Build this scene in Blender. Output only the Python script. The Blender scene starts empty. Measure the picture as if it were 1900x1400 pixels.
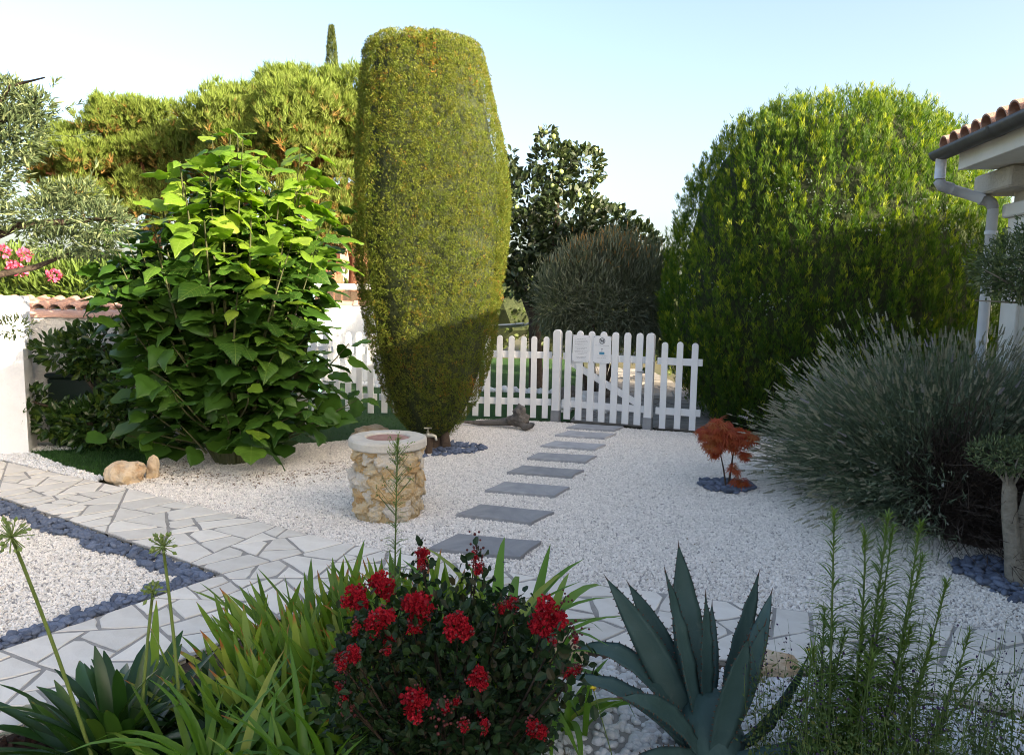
import bpy, math
import numpy as np
from mathutils import Matrix, Vector
PI = math.pi
rad = math.radians
SC = bpy.context.scene
COL = SC.collection
rng = np.random.default_rng(11)

# ------------------------------------------------------------------ camera, sky, sun, exposure
cam_d = bpy.data.cameras.new('camera')
cam = bpy.data.objects.new('camera', cam_d)
COL.objects.link(cam)
cam_d.sensor_width = 36.0
cam_d.lens = 36.0 * 1400.0 / 1900.0
cam_d.clip_start = 0.05
cam_d.clip_end = 5000.0
cam.matrix_world = Matrix.Translation((0, 0, 1.6)) @ Matrix.Rotation(rad(90 - 6.3), 4, 'X') @ Matrix.Rotation(rad(1.1), 4, 'Z')
SC.camera = cam

SUN_AZ = rad(127.0)      # compass-like angle from +Y towards +X: low sun behind the camera, to the right
SUN_EL = rad(19.0)
world = bpy.data.worlds.new('World')
SC.world = world
world.use_nodes = True
wt = world.node_tree
wt.nodes.clear()
sky = wt.nodes.new('ShaderNodeTexSky')
sky.sky_type = 'NISHITA'
sky.sun_disc = False
sky.sun_elevation = SUN_EL
sky.sun_rotation = SUN_AZ
sky.altitude = 0
sky.air_density = 0.82
sky.dust_density = 4.2
sky.ozone_density = 1.0
bg = wt.nodes.new('ShaderNodeBackground')
bg.inputs['Strength'].default_value = 0.15
wo = wt.nodes.new('ShaderNodeOutputWorld')
wt.links.new(sky.outputs[0], bg.inputs[0])
wt.links.new(bg.outputs[0], wo.inputs[0])

sun_d = bpy.data.lights.new('sun', 'SUN')
sun_d.energy = 4.7
sun_d.angle = rad(0.5)
sun_d.color = (1.0, 0.89, 0.72)
sun = bpy.data.objects.new('sun', sun_d)
COL.objects.link(sun)
to_sun = Vector((math.sin(SUN_AZ) * math.cos(SUN_EL), math.cos(SUN_AZ) * math.cos(SUN_EL), math.sin(SUN_EL)))
sun.rotation_euler = to_sun.to_track_quat('Z', 'Y').to_euler()
sun.location = (8, -6, 8)

SC.view_settings.view_transform = 'Standard'
SC.view_settings.look = 'None'
SC.view_settings.gamma = 1.0
SC.view_settings.use_curve_mapping = False
SC.view_settings.exposure = 1.84
SC.view_settings.use_white_balance = True
SC.view_settings.white_balance_temperature = 7050
SC.view_settings.white_balance_tint = 10
SC.cycles.max_bounces = 6
SC.cycles.transparent_max_bounces = 4
SC.cycles.use_denoising = True
SC.cycles.filter_width = 1.0

# ------------------------------------------------------------------ mesh helpers
def nrm(a):
    a = np.asarray(a, float)
    return a / np.maximum(np.linalg.norm(a, axis=-1, keepdims=True), 1e-9)

def frames(d, n, s=1.0):
    """matrices whose Y column is d and whose Z column is close to n, scaled by s (N,) or (N,3)"""
    d = nrm(d)
    x = nrm(np.cross(d, n))
    z = np.cross(x, d)
    s = np.asarray(s, float)
    if s.ndim == 0: s = np.full((len(d), 3), float(s))
    elif s.ndim == 1: s = np.repeat(s[:, None], 3, 1)
    return np.stack([x * s[:, :1], d * s[:, 1:2], z * s[:, 2:3]], axis=2)

def noise3(p, f=1.0, seed=0):
    p = np.asarray(p, float) * f
    r = np.random.default_rng(seed)
    o = np.zeros(p.shape[:-1])
    for k in range(7):
        w = r.normal(size=3) * (0.8 + 0.5 * k)
        o += np.sin(p @ w + r.uniform(0, 6.28)) / (1 + 0.45 * k)
    return o / 2.2

class MB:
    def __init__(self):
        self.V, self.F, self.A, self.T, self.n = [], [], [], [], 0
    def add(self, V, F, a=0.5, t=None):
        V = np.asarray(V, float).reshape(-1, 3)
        for f in F:
            self.F.append(np.asarray(f, int) + self.n)
        self.V.append(V)
        self.A.append(np.broadcast_to(np.asarray(a, float), (len(V),)))
        self.T.append(np.zeros(len(V)) if t is None else np.asarray(t, float))
        self.n += len(V)
        return self
    def inst(self, tp, M, P, a=None):
        tv, tf = tp[0], tp[1]
        N, k = len(P), len(tv)
        if N == 0: return self
        V = np.einsum('nij,kj->nki', M, tv) + np.asarray(P)[:, None, :]
        off = (np.arange(N) * k)[:, None, None]
        F = [(np.asarray(f)[None] + off).reshape(-1, np.asarray(f).shape[1]) for f in tf]
        a = rng.random(N) if a is None else a
        t = np.tile(tp[2], N) if len(tp) > 2 else None
        return self.add(V.reshape(-1, 3), F, np.repeat(a, k), t)
    def tube(self, pts, r, sides=6, a=0.5, cap=True):
        pts = np.asarray(pts, float)
        n = len(pts)
        r = np.broadcast_to(np.asarray(r, float), (n,))
        tan = nrm(np.gradient(pts, axis=0))
        ref = np.array([0, 0, 1.0]) if abs(tan[:, 2]).mean() < 0.8 else np.array([1.0, 0.1, 0])
        u = nrm(np.cross(tan, ref)); w = np.cross(tan, u)
        ang = np.arange(sides) * 2 * PI / sides
        V = pts[:, None] + r[:, None, None] * (np.cos(ang)[None, :, None] * u[:, None] + np.sin(ang)[None, :, None] * w[:, None])
        i = np.arange(n - 1)[:, None] * sides
        j = np.arange(sides)[None]; j2 = (j + 1) % sides
        F = [np.stack([i + j, i + j2, i + sides + j2, i + sides + j], -1).reshape(-1, 4)]
        if cap:
            F += [np.arange(sides)[None], (np.arange(sides)[::-1] + (n - 1) * sides)[None]]
        return self.add(V.reshape(-1, 3), F, a)
    def box(self, c, s, M=None, bev=0.0):
        c = np.asarray(c, float); h = np.asarray(s, float) / 2
        if bev <= 0:
            V = np.array([[x, y, z] for x in (-1, 1) for y in (-1, 1) for z in (-1, 1)]) * h
            F = [np.array([[0, 1, 3, 2], [4, 6, 7, 5], [0, 4, 5, 1], [2, 3, 7, 6], [0, 2, 6, 4], [1, 5, 7, 3]])]
        else:
            b = bev
            o = np.array([[-h[0] + b, -h[1]], [h[0] - b, -h[1]], [h[0], -h[1] + b], [h[0], h[1] - b],
                          [h[0] - b, h[1]], [-h[0] + b, h[1]], [-h[0], h[1] - b], [-h[0], -h[1] + b]])
            i_ = o * (1 - b / np.maximum(h[:2], 1e-6))
            V = np.concatenate([np.c_[i_, np.full(8, -h[2])], np.c_[o, np.full(8, -h[2] + b)],
                                np.c_[o, np.full(8, h[2] - b)], np.c_[i_, np.full(8, h[2])]])
            F = [np.arange(8)[::-1][None], np.arange(24, 32)[None]]
            q = [[l * 8 + k, l * 8 + (k + 1) % 8, (l + 1) * 8 + (k + 1) % 8, (l + 1) * 8 + k] for l in range(3) for k in range(8)]
            F.append(np.array(q))
        if M is not None: V = V @ np.asarray(M).T
        return self.add(V + c, F)
    def lathe(self, prof, c=(0, 0, 0), seg=24, a=0.5, fn=None):
        prof = np.asarray(prof, float); n = len(prof)
        th = np.arange(seg) * 2 * PI / seg
        R = np.repeat(prof[:, :1], seg, 1)
        if fn is not None: R = fn(R, th[None], prof[:, 1:2])
        V = np.stack([R * np.cos(th), R * np.sin(th), np.repeat(prof[:, 1:2], seg, 1)], -1) + np.asarray(c, float)
        i = np.arange(n - 1)[:, None] * seg; j = np.arange(seg)[None]; j2 = (j + 1) % seg
        F = [np.stack([i + j, i + j2, i + seg + j2, i + seg + j], -1).reshape(-1, 4)]
        F += [np.arange(seg)[::-1][None], (np.arange(seg) + (n - 1) * seg)[None]]
        return self.add(V.reshape(-1, 3), F, a)
    def prism(self, poly, z0, z1, ch=0.0, a=0.5):
        """poly (n,2) counter-clockwise; optional chamfered top edge"""
        p = np.asarray(poly, float); n = len(p)
        rings = [np.c_[p, np.full(n, z0)]]
        if ch > 0:
            c = p.mean(0)
            rings.append(np.c_[p, np.full(n, z1 - ch)])
            d = p - c
            rings.append(np.c_[p - nrm(d) * ch, np.full(n, z1)])
        else:
            rings.append(np.c_[p, np.full(n, z1)])
        V = np.concatenate(rings); m = len(rings)
        q = [[l * n + k, l * n + (k + 1) % n, (l + 1) * n + (k + 1) % n, (l + 1) * n + k] for l in range(m - 1) for k in range(n)]
        return self.add(V, [np.array(q), np.arange(n)[::-1][None], (np.arange(n) + (m - 1) * n)[None]], a)
    def mesh(self, name, mat, base=(0, 0, 0), smooth=False):
        V = np.concatenate(self.V) - np.asarray(base, float)
        me = bpy.data.meshes.new(name)
        me.vertices.add(len(V))
        me.vertices.foreach_set('co', V.astype(np.float32).ravel())
        loops = np.concatenate([f.ravel() for f in self.F]).astype(np.int32)
        tot = np.concatenate([np.full(len(f), f.shape[1]) for f in self.F]).astype(np.int32)
        me.loops.add(len(loops)); me.loops.foreach_set('vertex_index', loops)
        me.polygons.add(len(tot))
        me.polygons.foreach_set('loop_start', np.r_[0, np.cumsum(tot)[:-1]].astype(np.int32))
        me.polygons.foreach_set('loop_total', tot)
        me.polygons.foreach_set('use_smooth', np.full(len(tot), bool(smooth)))
        for nm, L in (('rnd', self.A), ('along', self.T)):
            at = me.attributes.new(nm, 'FLOAT', 'POINT')
            at.data.foreach_set('value', np.concatenate(L).astype(np.float32))
        me.update(calc_edges=True)
        me.materials.append(mat)
        return me
    def build(self, name, mat, parent=None, base=None, smooth=False):
        b = np.zeros(3) if base is None else np.asarray(base, float)
        if parent is not None: b = np.array(parent.get('_b', (0, 0, 0)), float)
        ob = bpy.data.objects.new(name, self.mesh(name, mat, b, smooth))
        COL.objects.link(ob)
        if parent is not None: ob.parent = parent
        else:
            ob.location = b
        return ob

BASES = []
def thing(name, base, label, cat, group=None, kind=None):
    o = bpy.data.objects.new(name, None)
    COL.objects.link(o)
    o.location = base; o.empty_display_size = 0.1
    o['_b'] = [float(x) for x in base]; BASES.append(o)
    return tag(o, label, cat, group, kind)
def tag(o, label=None, cat=None, group=None, kind=None):
    if label: o['label'] = label
    if cat: o['category'] = cat
    if group: o['group'] = group
    if kind: o['kind'] = kind
    return o
def sub(o, parent):
    """keep an object built with the parent's base as a child one level down"""
    o.parent = parent
    return o
def place(name, me, parent, M):
    """a child object sharing mesh data; M is a world matrix (4x4 numpy)"""
    o = bpy.data.objects.new(name, me)
    COL.objects.link(o)
    o.parent = parent
    M = np.array(M, float); M[:3, 3] -= np.array(parent.get('_b', (0, 0, 0)))
    o.matrix_basis = Matrix(M.tolist())
    return o
def m4(M3, p):
    M = np.eye(4); M[:3, :3] = M3; M[:3, 3] = p
    return M

# ------------------------------------------------------------------ materials
class NT:
    def __init__(self, name):
        self.m = bpy.data.materials.new(name); self.m.use_nodes = True
        self.t = self.m.node_tree; self.t.nodes.clear()
        self.out = self.t.nodes.new('ShaderNodeOutputMaterial')
    def n(self, typ, **kw):
        x = self.t.nodes.new('ShaderNode' + typ)
        for k, v in kw.items():
            if k in x.inputs: x.inputs[k].default_value = v
            else: setattr(x, k, v)
        return x
    def l(self, a, b): self.t.links.new(a, b)
    def ramp(self, fac, stops):
        r = self.n('ValToRGB')
        e = r.color_ramp.elements
        while len(e) < len(stops): e.new(0.5)
        for k, (p, c) in enumerate(stops):
            e[k].position = p; e[k].color = (*c, 1)
        self.l(fac, r.inputs[0])
        return r.outputs[0]
    def noise(self, scale, detail=4, rough=0.6, coord='Object', dist=0.0):
        tc = self.n('TexCoord')
        x = self.n('TexNoise'); x.inputs['Scale'].default_value = scale
        x.inputs['Detail'].default_value = detail; x.inputs['Roughness'].default_value = rough
        x.inputs['Distortion'].default_value = dist
        self.l(tc.outputs[coord], x.inputs['Vector'])
        return x.outputs['Fac']
    def mix(self, fac, a, b, mode='MIX'):
        x = self.n('Mix', data_type='RGBA', blend_type=mode)
        for s, v in ((x.inputs[0], fac), (x.inputs[6], a), (x.inputs[7], b)):
            if isinstance(v, (int, float)): s.default_value = v
            elif isinstance(v, tuple): s.default_value = (*v, 1)
            else: self.l(v, s)
        return x.outputs[2]
    def math(self, op, a, b=0.0):
        x = self.n('Math', operation=op)
        for s, v in ((x.inputs[0], a), (x.inputs[1], b)):
            if isinstance(v, (int, float)): s.default_value = v
            else: self.l(v, s)
        return x.outputs[0]

def surf(name, c1, c2, scale=6, rough=0.8, bump=0.0, bscale=40, spec=0.3, metal=0.0, c3=None, objvar=0.0, dist=0.0, detail=5):
    """two or three real colours mottled by noise, fine relief, optional per-object variation"""
    t = NT(name)
    f = t.noise(scale, detail, 0.6, dist=dist)
    st = [(0.3, c1), (0.7, c2)] if c3 is None else [(0.28, c1), (0.52, c2), (0.74, c3)]
    col = t.ramp(f, st)
    if objvar:
        oi = t.n('ObjectInfo')
        v = t.math('MULTIPLY_ADD', oi.outputs['Random'], objvar)
        v.node.inputs[2].default_value = 1 - objvar / 2
        cb = t.n('CombineColor'); [t.l(v, cb.inputs[k]) for k in range(3)]
        col = t.mix(1.0, col, cb.outputs[0], 'MULTIPLY')
    p = t.n('BsdfPrincipled')
    t.l(col, p.inputs['Base Color'])
    p.inputs['Roughness'].default_value = rough; p.inputs['Specular IOR Level'].default_value = spec
    p.inputs['Metallic'].default_value = metal
    if bump:
        b = t.n('Bump'); b.inputs['Strength'].default_value = bump; b.inputs['Distance'].default_value = 0.02
        t.l(t.noise(bscale, 6, 0.65), b.inputs['Height']); t.l(b.outputs[0], p.inputs['Normal'])
    t.l(p.outputs[0], t.out.inputs[0])
    return t.m

def leafm(name, cols, src='rnd', trans=0.3, rough=0.5, spec=0.35, tip=None, tcol=None, veins=0.0):
    """leaf colours chosen per leaf; light passes through; optional dry tip along the leaf"""
    t = NT(name)
    if src == 'obj': f = t.n('ObjectInfo').outputs['Random']
    else:
        f = t.n('Attribute', attribute_name='rnd').outputs['Fac']
    col = t.ramp(f, cols)
    g = t.noise(9, 3)
    col = t.mix(t.math('MULTIPLY', g, 0.35), col, tuple(np.array(cols[0][1]) * 0.8), 'MIX')
    if veins:
        tc = t.n('TexCoord'); sx = t.n('SeparateXYZ'); t.l(tc.outputs['Object'], sx.inputs[0])
        ax = t.math('ABSOLUTE', sx.outputs[0])
        fr = t.math('FRACT', t.math('MULTIPLY', t.math('SUBTRACT', sx.outputs[1], t.math('MULTIPLY', ax, 0.75)), 6.0))
        ln = t.math('MAXIMUM', t.math('LESS_THAN', fr, 0.1), t.math('LESS_THAN', ax, 0.014))
        col = t.mix(t.math('MULTIPLY', ln, veins), col, (0.28, 0.36, 0.1))
    if tip is not None:
        al = t.n('Attribute', attribute_name='along').outputs['Fac']
        w = t.math('ADD', al, t.math('MULTIPLY', f, 0.18))
        m = t.n('MapRange'); m.inputs['From Min'].default_value = tip[0]; m.inputs['From Max'].default_value = tip[1]
        t.l(w, m.inputs['Value'])
        col = t.mix(m.outputs[0], col, tip[2])
    p = t.n('BsdfPrincipled'); t.l(col, p.inputs['Base Color'])
    p.inputs['Roughness'].default_value = rough; p.inputs['Specular IOR Level'].default_value = spec
    tr = t.n('BsdfTranslucent')
    tc = t.mix(1.0, col, tcol or (1.35, 1.5, 0.55), 'MULTIPLY')
    t.l(tc, tr.inputs['Color'])
    mx = t.n('MixShader'); mx.inputs[0].default_value = trans
    t.l(p.outputs[0], mx.inputs[1]); t.l(tr.outputs[0], mx.inputs[2])
    t.l(mx.outputs[0], t.out.inputs[0])
    return t.m

M = {}
M['soil'] = surf('soil', (0.05, 0.032, 0.022), (0.11, 0.075, 0.05), 14, 0.95, 0.8, 60)
M['terrain'] = surf('terrain', (0.06, 0.07, 0.03), (0.14, 0.12, 0.07), 0.8, 0.95)
M['gravel_bed'] = surf('gravel_bed', (0.26, 0.24, 0.22), (0.5, 0.48, 0.45), 60, 0.95, 0.6, 120)
M['mortar'] = surf('mortar', (0.26, 0.245, 0.225), (0.38, 0.365, 0.34), 8, 0.95, 0.5, 90)
M['flag'] = surf('flag', (0.6, 0.55, 0.48), (0.72, 0.68, 0.61), 4, 0.8, 0.2, 22, objvar=0.22, c3=(0.66, 0.61, 0.54))
M['grey_flag'] = surf('grey_flag', (0.17, 0.16, 0.145), (0.3, 0.275, 0.25), 5, 0.8, 0.2, 24, objvar=0.5)
M['slate'] = surf('slate', (0.26, 0.268, 0.285), (0.42, 0.422, 0.425), 2.6, 0.6, 0.18, 26, objvar=0.55, dist=1.6)
M['bluepeb'] = surf('bluepeb', (0.075, 0.095, 0.14), (0.13, 0.16, 0.225), 5, 0.65, 0.1, 30, objvar=0.7)
M['turf'] = leafm('turf', [(0, (0.02, 0.07, 0.012)), (1, (0.045, 0.13, 0.025))], trans=0.2)
M['turf_base'] = surf('turf_base', (0.015, 0.05, 0.012), (0.03, 0.085, 0.018), 40, 0.95, 0.4, 150)
M['white'] = surf('white_paint', (0.76, 0.77, 0.78), (0.82, 0.82, 0.82), 3, 0.45, 0.02, 30)
M['render_w'] = surf('white_render', (0.7, 0.715, 0.74), (0.8, 0.815, 0.84), 1.6, 0.9, 0.35, 45, c3=(0.76, 0.775, 0.8))
M['rough_w'] = surf('rough_render', (0.58, 0.57, 0.55), (0.75, 0.74, 0.72), 4, 0.95, 1.0, 26)
M['stucco'] = surf('stucco', (0.5, 0.46, 0.4), (0.62, 0.58, 0.51), 2.0, 0.95, 1.0, 38)
M['trim'] = surf('trim', (0.62, 0.6, 0.55), (0.7, 0.68, 0.64), 3, 0.7, 0.1, 30)
M['fascia'] = surf('fascia', (0.62, 0.6, 0.54), (0.72, 0.7, 0.65), 4, 0.6, 0.05, 20)
M['gutter'] = surf('gutter', (0.055, 0.052, 0.05), (0.1, 0.095, 0.09), 5, 0.5, 0.08, 20)
M['pipe'] = surf('pipe', (0.6, 0.62, 0.66), (0.68, 0.7, 0.74), 4, 0.45)
M['pipe_grey'] = surf('pipe_grey', (0.34, 0.34, 0.35), (0.42, 0.42, 0.43), 6, 0.5)
M['tile'] = surf('tile', (0.34, 0.17, 0.125), (0.5, 0.31, 0.24), 7, 0.85, 0.3, 50, objvar=0.35, c3=(0.43, 0.25, 0.19))
M['bark'] = surf('bark', (0.045, 0.032, 0.024), (0.11, 0.08, 0.06), 16, 0.95, 0.9, 30)
M['pinebark'] = surf('pinebark', (0.16, 0.07, 0.04), (0.32, 0.16, 0.1), 7, 0.95, 1.0, 14, dist=0.6)
M['palebark'] = surf('palebark', (0.13, 0.115, 0.085), (0.28, 0.25, 0.2), 14, 0.9, 0.9, 40, c3=(0.21, 0.185, 0.14))
M['twig'] = surf('twig', (0.05, 0.035, 0.028), (0.1, 0.075, 0.06), 20, 0.95)
M['drift'] = surf('drift', (0.055, 0.047, 0.04), (0.17, 0.155, 0.14), 11, 0.85, 0.9, 30, c3=(0.1, 0.09, 0.08), dist=1.0)
M['wood'] = surf('wood', (0.06, 0.04, 0.028), (0.11, 0.075, 0.05), 9, 0.9, 0.6, 30)
M['brass'] = surf('brass', (0.36, 0.33, 0.26), (0.5, 0.47, 0.4), 12, 0.4, metal=0.7)
M['turq'] = surf('turquoise', (0.22, 0.5, 0.5), (0.27, 0.56, 0.55), 4, 0.5)
M['darkgreen'] = surf('dark_green', (0.008, 0.018, 0.015), (0.012, 0.026, 0.021), 4, 0.45)
M['shoe'] = surf('shoe', (0.26, 0.27, 0.29), (0.36, 0.37, 0.39), 10, 0.45, metal=0.5)
M['paper'] = surf('paper', (0.74, 0.76, 0.78), (0.8, 0.81, 0.83), 4, 0.4)
M['ink'] = surf('ink', (0.04, 0.045, 0.06), (0.06, 0.065, 0.08), 4, 0.7)
M['greyink'] = surf('greyink', (0.4, 0.41, 0.44), (0.5, 0.51, 0.54), 90, 0.7)
M['blueink'] = surf('blueink', (0.05, 0.22, 0.36), (0.07, 0.27, 0.42), 4, 0.7)
M['rope'] = surf('rope', (0.6, 0.58, 0.53), (0.7, 0.68, 0.63), 20, 0.9)
M['cap'] = surf('capstone', (0.5, 0.46, 0.39), (0.63, 0.59, 0.52), 9, 0.9, 0.5, 60)
M['terracotta'] = surf('terracotta', (0.24, 0.12, 0.095), (0.44, 0.27, 0.23), 5, 0.75, 0.2, 30, dist=1.5)
M['rock'] = surf('golden_rock', (0.4, 0.22, 0.09), (0.62, 0.5, 0.36), 4.2, 0.9, 0.8, 24, c3=(0.55, 0.38, 0.19), dist=0.8)
M['wellstone'] = None
def well_stone():
    t = NT('well_stone')
    oi = t.n('ObjectInfo').outputs['Random']
    n1 = t.noise(1.6, 5, 0.65, dist=0.6); n2 = t.noise(5.5, 5, 0.7)
    w = t.math('ADD', t.math('MULTIPLY', oi, 0.42), t.math('MULTIPLY', n1, 0.62))
    col = t.ramp(w, [(0.2, (0.6, 0.3, 0.1)), (0.36, (0.74, 0.5, 0.24)), (0.5, (0.8, 0.65, 0.42)), (0.64, (0.82, 0.75, 0.65))])
    col = t.mix(t.ramp(n2, [(0.27, (1, 1, 1)), (0.36, (0, 0, 0))]), col, (0.3, 0.12, 0.035))
    p = t.n('BsdfPrincipled', Roughness=0.92); t.l(col, p.inputs['Base Color'])
    b = t.n('Bump', Strength=0.8, Distance=0.05); t.l(n2, b.inputs['Height']); t.l(b.outputs[0], p.inputs['Normal'])
    t.l(p.outputs[0], t.out.inputs[0])
    return t.m
M['wellstone'] = well_stone()
M['wellmortar'] = surf('well_mortar', (0.62, 0.44, 0.22), (0.76, 0.6, 0.36), 16, 0.95, 1.0, 60)
M['lava'] = surf('lava', (0.03, 0.016, 0.013), (0.07, 0.035, 0.028), 20, 0.95, 0.5, 60)
M['pebble_w'] = surf('white_pebble', (0.6, 0.6, 0.6), (0.76, 0.76, 0.75), 8, 0.6, objvar=0.25)
M['gravel_w'] = surf('white_gravel', (0.67, 0.625, 0.565), (0.8, 0.765, 0.715), 3, 0.85, objvar=0.4)
M['hill'] = surf('hill', (0.07, 0.1, 0.08), (0.12, 0.14, 0.12), 0.02, 0.95)

# ------------------------------------------------------------------ leaf templates (Y = length, Z = face)
def tri(V, F): return (np.array(V, float), [np.array(F)])
T_LANCE = tri([[0, 0, 0], [-.16, .4, .05], [0, .45, -.02], [.16, .4, .05], [0, 1, -.06]], [[0, 2, 1], [0, 3, 2], [1, 2, 4], [2, 3, 4]])
T_OVAL = tri([[0, 0, 0], [-.26, .3, .06], [0, .35, -.02], [.26, .3, .06], [-.25, .68, .05], [0, .72, -.04], [.25, .68, .05], [0, 1, -.1]],
             [[0, 2, 1], [0, 3, 2], [1, 2, 5], [1, 5, 4], [2, 3, 6], [2, 6, 5], [4, 5, 7], [5, 6, 7]])
T_NEEDLE = tri([[-.03, 0, 0], [.03, 0, 0], [0, 1, 0]], [[0, 1, 2]])

def spray(n, seed, spread=0.55, w=0.09, lo=0.35):
    """a small fan of pointed scale-leaf shoots"""
    r = np.random.default_rng(seed); V, F = [], []
    for k in range(n):
        a = (k / (n - 1) - 0.5) * 2 * spread + r.normal() * 0.08
        y0 = r.uniform(0, 0.35); L = r.uniform(lo, 0.75) * (1 - 0.35 * abs(a))
        o = np.array([math.sin(a) * 0.12 * y0 * 4, y0, r.normal() * 0.06])
        d = nrm(np.array([math.sin(a), math.cos(a), r.normal() * 0.22])); x = nrm(np.cross(d, [0, 0, 1.0])) * w
        b = len(V)
        V += [o, o + d * L * .5 - x, o + d * L * .5 + x, o + d * L]
        F += [[b, b + 2, b + 1], [b + 1, b + 2, b + 3]]
    return tri(V, F)

def tuft(n, seed, cone=0.75):
    r = np.random.default_rng(seed); V, F = [], []
    for k in range(n):
        d = nrm(np.array([r.normal() * cone, 1.0, r.normal() * cone])); x = nrm(np.cross(d, r.normal(size=3))) * 0.055
        L = r.uniform(0.6, 1.0); o = d * 0.05
        b = len(V)
        V += [o - x, o + x, o + d * L]; F += [[b, b + 1, b + 2]]
    return tri(V, F)

def on_ellipsoid(n, c, r, inner=0.6, up=-1.0):
    d = nrm(rng.normal(size=(int(n * 1.0), 3)))
    if up > -1: d[:, 2] = np.where(d[:, 2] < up, -d[:, 2], d[:, 2])
    k = rng.uniform(inner, 1.0, (len(d), 1)) ** 0.6
    k = k * (1 + 0.18 * noise3(d * 3 + np.asarray(c), 1.0, 5)[:, None])
    return np.asarray(c) + d * k * np.asarray(r), nrm(d / np.asarray(r))

def leaves(mb, tp, P, D, size, up=0.3, jit=0.7, a=None, nrm_up=0.6, wide=1.0):
    n = len(P)
    d = nrm(D + np.array([0, 0, up]) + rng.normal(size=(n, 3)) * jit)
    nn = nrm(D * 0.6 + np.array([0, 0, nrm_up]) + rng.normal(size=(n, 3)) * 0.5)
    s = rng.uniform(size[0], size[1], n)
    mb.inst(tp, frames(d, nn, np.stack([s * wide, s, s], 1)), P, a)

def poly_area(p):
    x, y = p[:, 0], p[:, 1]
    return 0.5 * np.sum(x * np.roll(y, -1) - y * np.roll(x, -1))

def cut(p, o, n):
    """split a convex polygon by the line through o with normal n"""
    s = (p - o) @ n; A, B = [], []
    m = len(p)
    for i in range(m):
        j = (i + 1) % m
        (A if s[i] >= 0 else B).append(p[i])
        if (s[i] >= 0) != (s[j] >= 0):
            t = s[i] / (s[i] - s[j]); q = p[i] + t * (p[j] - p[i])
            A.append(q); B.append(q)
    return np.array(A), np.array(B)

def crazy(p, amin, amax, r):
    """irregular stones: repeatedly break the piece, keeping the best shaped of a few trial cracks"""
    ar = poly_area(p)
    if ar < r.uniform(amin, amax) or len(p) < 3: return [p]
    c = p.mean(0); q = p - c; best = None
    w, v = np.linalg.eigh(q.T @ q)
    for k in range(6):
        a = math.atan2(v[1, 1], v[0, 1]) + r.normal() * 0.42
        o = c + q[r.integers(len(p))] * r.uniform(0, 0.3)
        A, B = cut(p, o, np.array([math.cos(a), math.sin(a)]))
        if len(A) < 3 or len(B) < 3: continue
        sc = 0
        for Z_ in (A, B):
            ww = np.linalg.eigvalsh(np.cov((Z_ - Z_.mean(0)).T)); sc = max(sc, ww[1] / max(ww[0], 1e-6))
        sc += 6 * (min(poly_area(A), poly_area(B)) < amin * .3) + r.uniform(0, 2)
        if best is None or sc < best[0]: best = (sc, A, B)
    if best is None: return [p]
    return crazy(best[1], amin, amax, r) + crazy(best[2], amin, amax, r)

def inset(p, ds):
    n = len(p); e = np.roll(p, -1, 0) - p
    L = np.linalg.norm(e, axis=1); keep = L > 0.004
    if not keep.all():
        p = p[keep]; return inset(p, ds) if len(p) > 2 else None
    nn = np.stack([-e[:, 1], e[:, 0]], 1) / L[:, None]
    q = p
    for i in range(n):
        A, B = cut(q, p[i] + nn[i] * (ds if np.isscalar(ds) else ds[i]), nn[i])
        if len(A) < 3: return None
        q = A
    return q

def flagstones(parent, quads, amin, amax, mat, z, r, joint=(0.007, 0.0125), chop=0.55):
    cnt = 0
    for Q in quads:
        Q = np.array(Q, float)
        if poly_area(Q) < 0: Q = Q[::-1]
        for p in crazy(Q, amin, amax, r):
            p = inset(p, r.uniform(*joint))
            if p is None or poly_area(p) < 0.0035: continue
            for k in range(2):
                if r.random() < chop and len(p) > 3:
                    i = r.integers(len(p)); e1 = p[i - 1] - p[i]; e2 = p[(i + 1) % len(p)] - p[i]
                    L1, L2 = np.linalg.norm(e1), np.linalg.norm(e2)
                    if min(L1, L2) > 0.09:
                        a = p[i] + e1 / L1 * r.uniform(.02, .06); b = p[i] + e2 / L2 * r.uniform(.02, .06)
                        p = np.concatenate([p[:i], [a, b], p[i + 1:]])
            out = []
            for i in range(len(p)):
                a, b = p[i], p[(i + 1) % len(p)]; L = np.linalg.norm(b - a)
                out.append(a + r.normal(size=2) * 0.001)
                if L > 0.12:
                    nn = np.array([b[1] - a[1], a[0] - b[0]]) / L
                    for f in (0.33, 0.68):
                        out.append(a + (b - a) * f + nn * r.normal() * 0.0035)
            out = np.array(out)
            c = out.mean(0); zt = z + np.clip(r.normal() * 0.0009, -.0015, .002)
            mb = MB(); mb.prism(out - c, -0.03, 0, 0.003)
            o = bpy.data.objects.new('flagstone', mb.mesh('flagstone', mat))
            COL.objects.link(o); o.parent = parent
            o.location = (c[0], c[1], zt)
            o.rotation_euler = (r.normal() * 0.0018, r.normal() * 0.0018, 0)
            cnt += 1
    return cnt

def sheet(name, pts, z, mat, kind='structure', label=None, parent=None):
    p = np.array(pts, float)
    if poly_area(p) < 0: p = p[::-1]
    mb = MB(); mb.add(np.c_[p, np.full(len(p), z)], [np.arange(len(p))[None]])
    o = mb.build(name, mat, parent)
    if parent is None: tag(o, label, None, None, kind)
    return o

def inside(P, poly):
    poly = np.array(poly); x, y = P[:, 0], P[:, 1]; c = np.zeros(len(P), bool); n = len(poly)
    for i in range(n):
        a, b = poly[i], poly[(i + 1) % n]
        m = ((a[1] > y) != (b[1] > y)) & (x < (b[0] - a[0]) * (y - a[1]) / (b[1] - a[1] + 1e-12) + a[0])
        c ^= m
    return c

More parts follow.
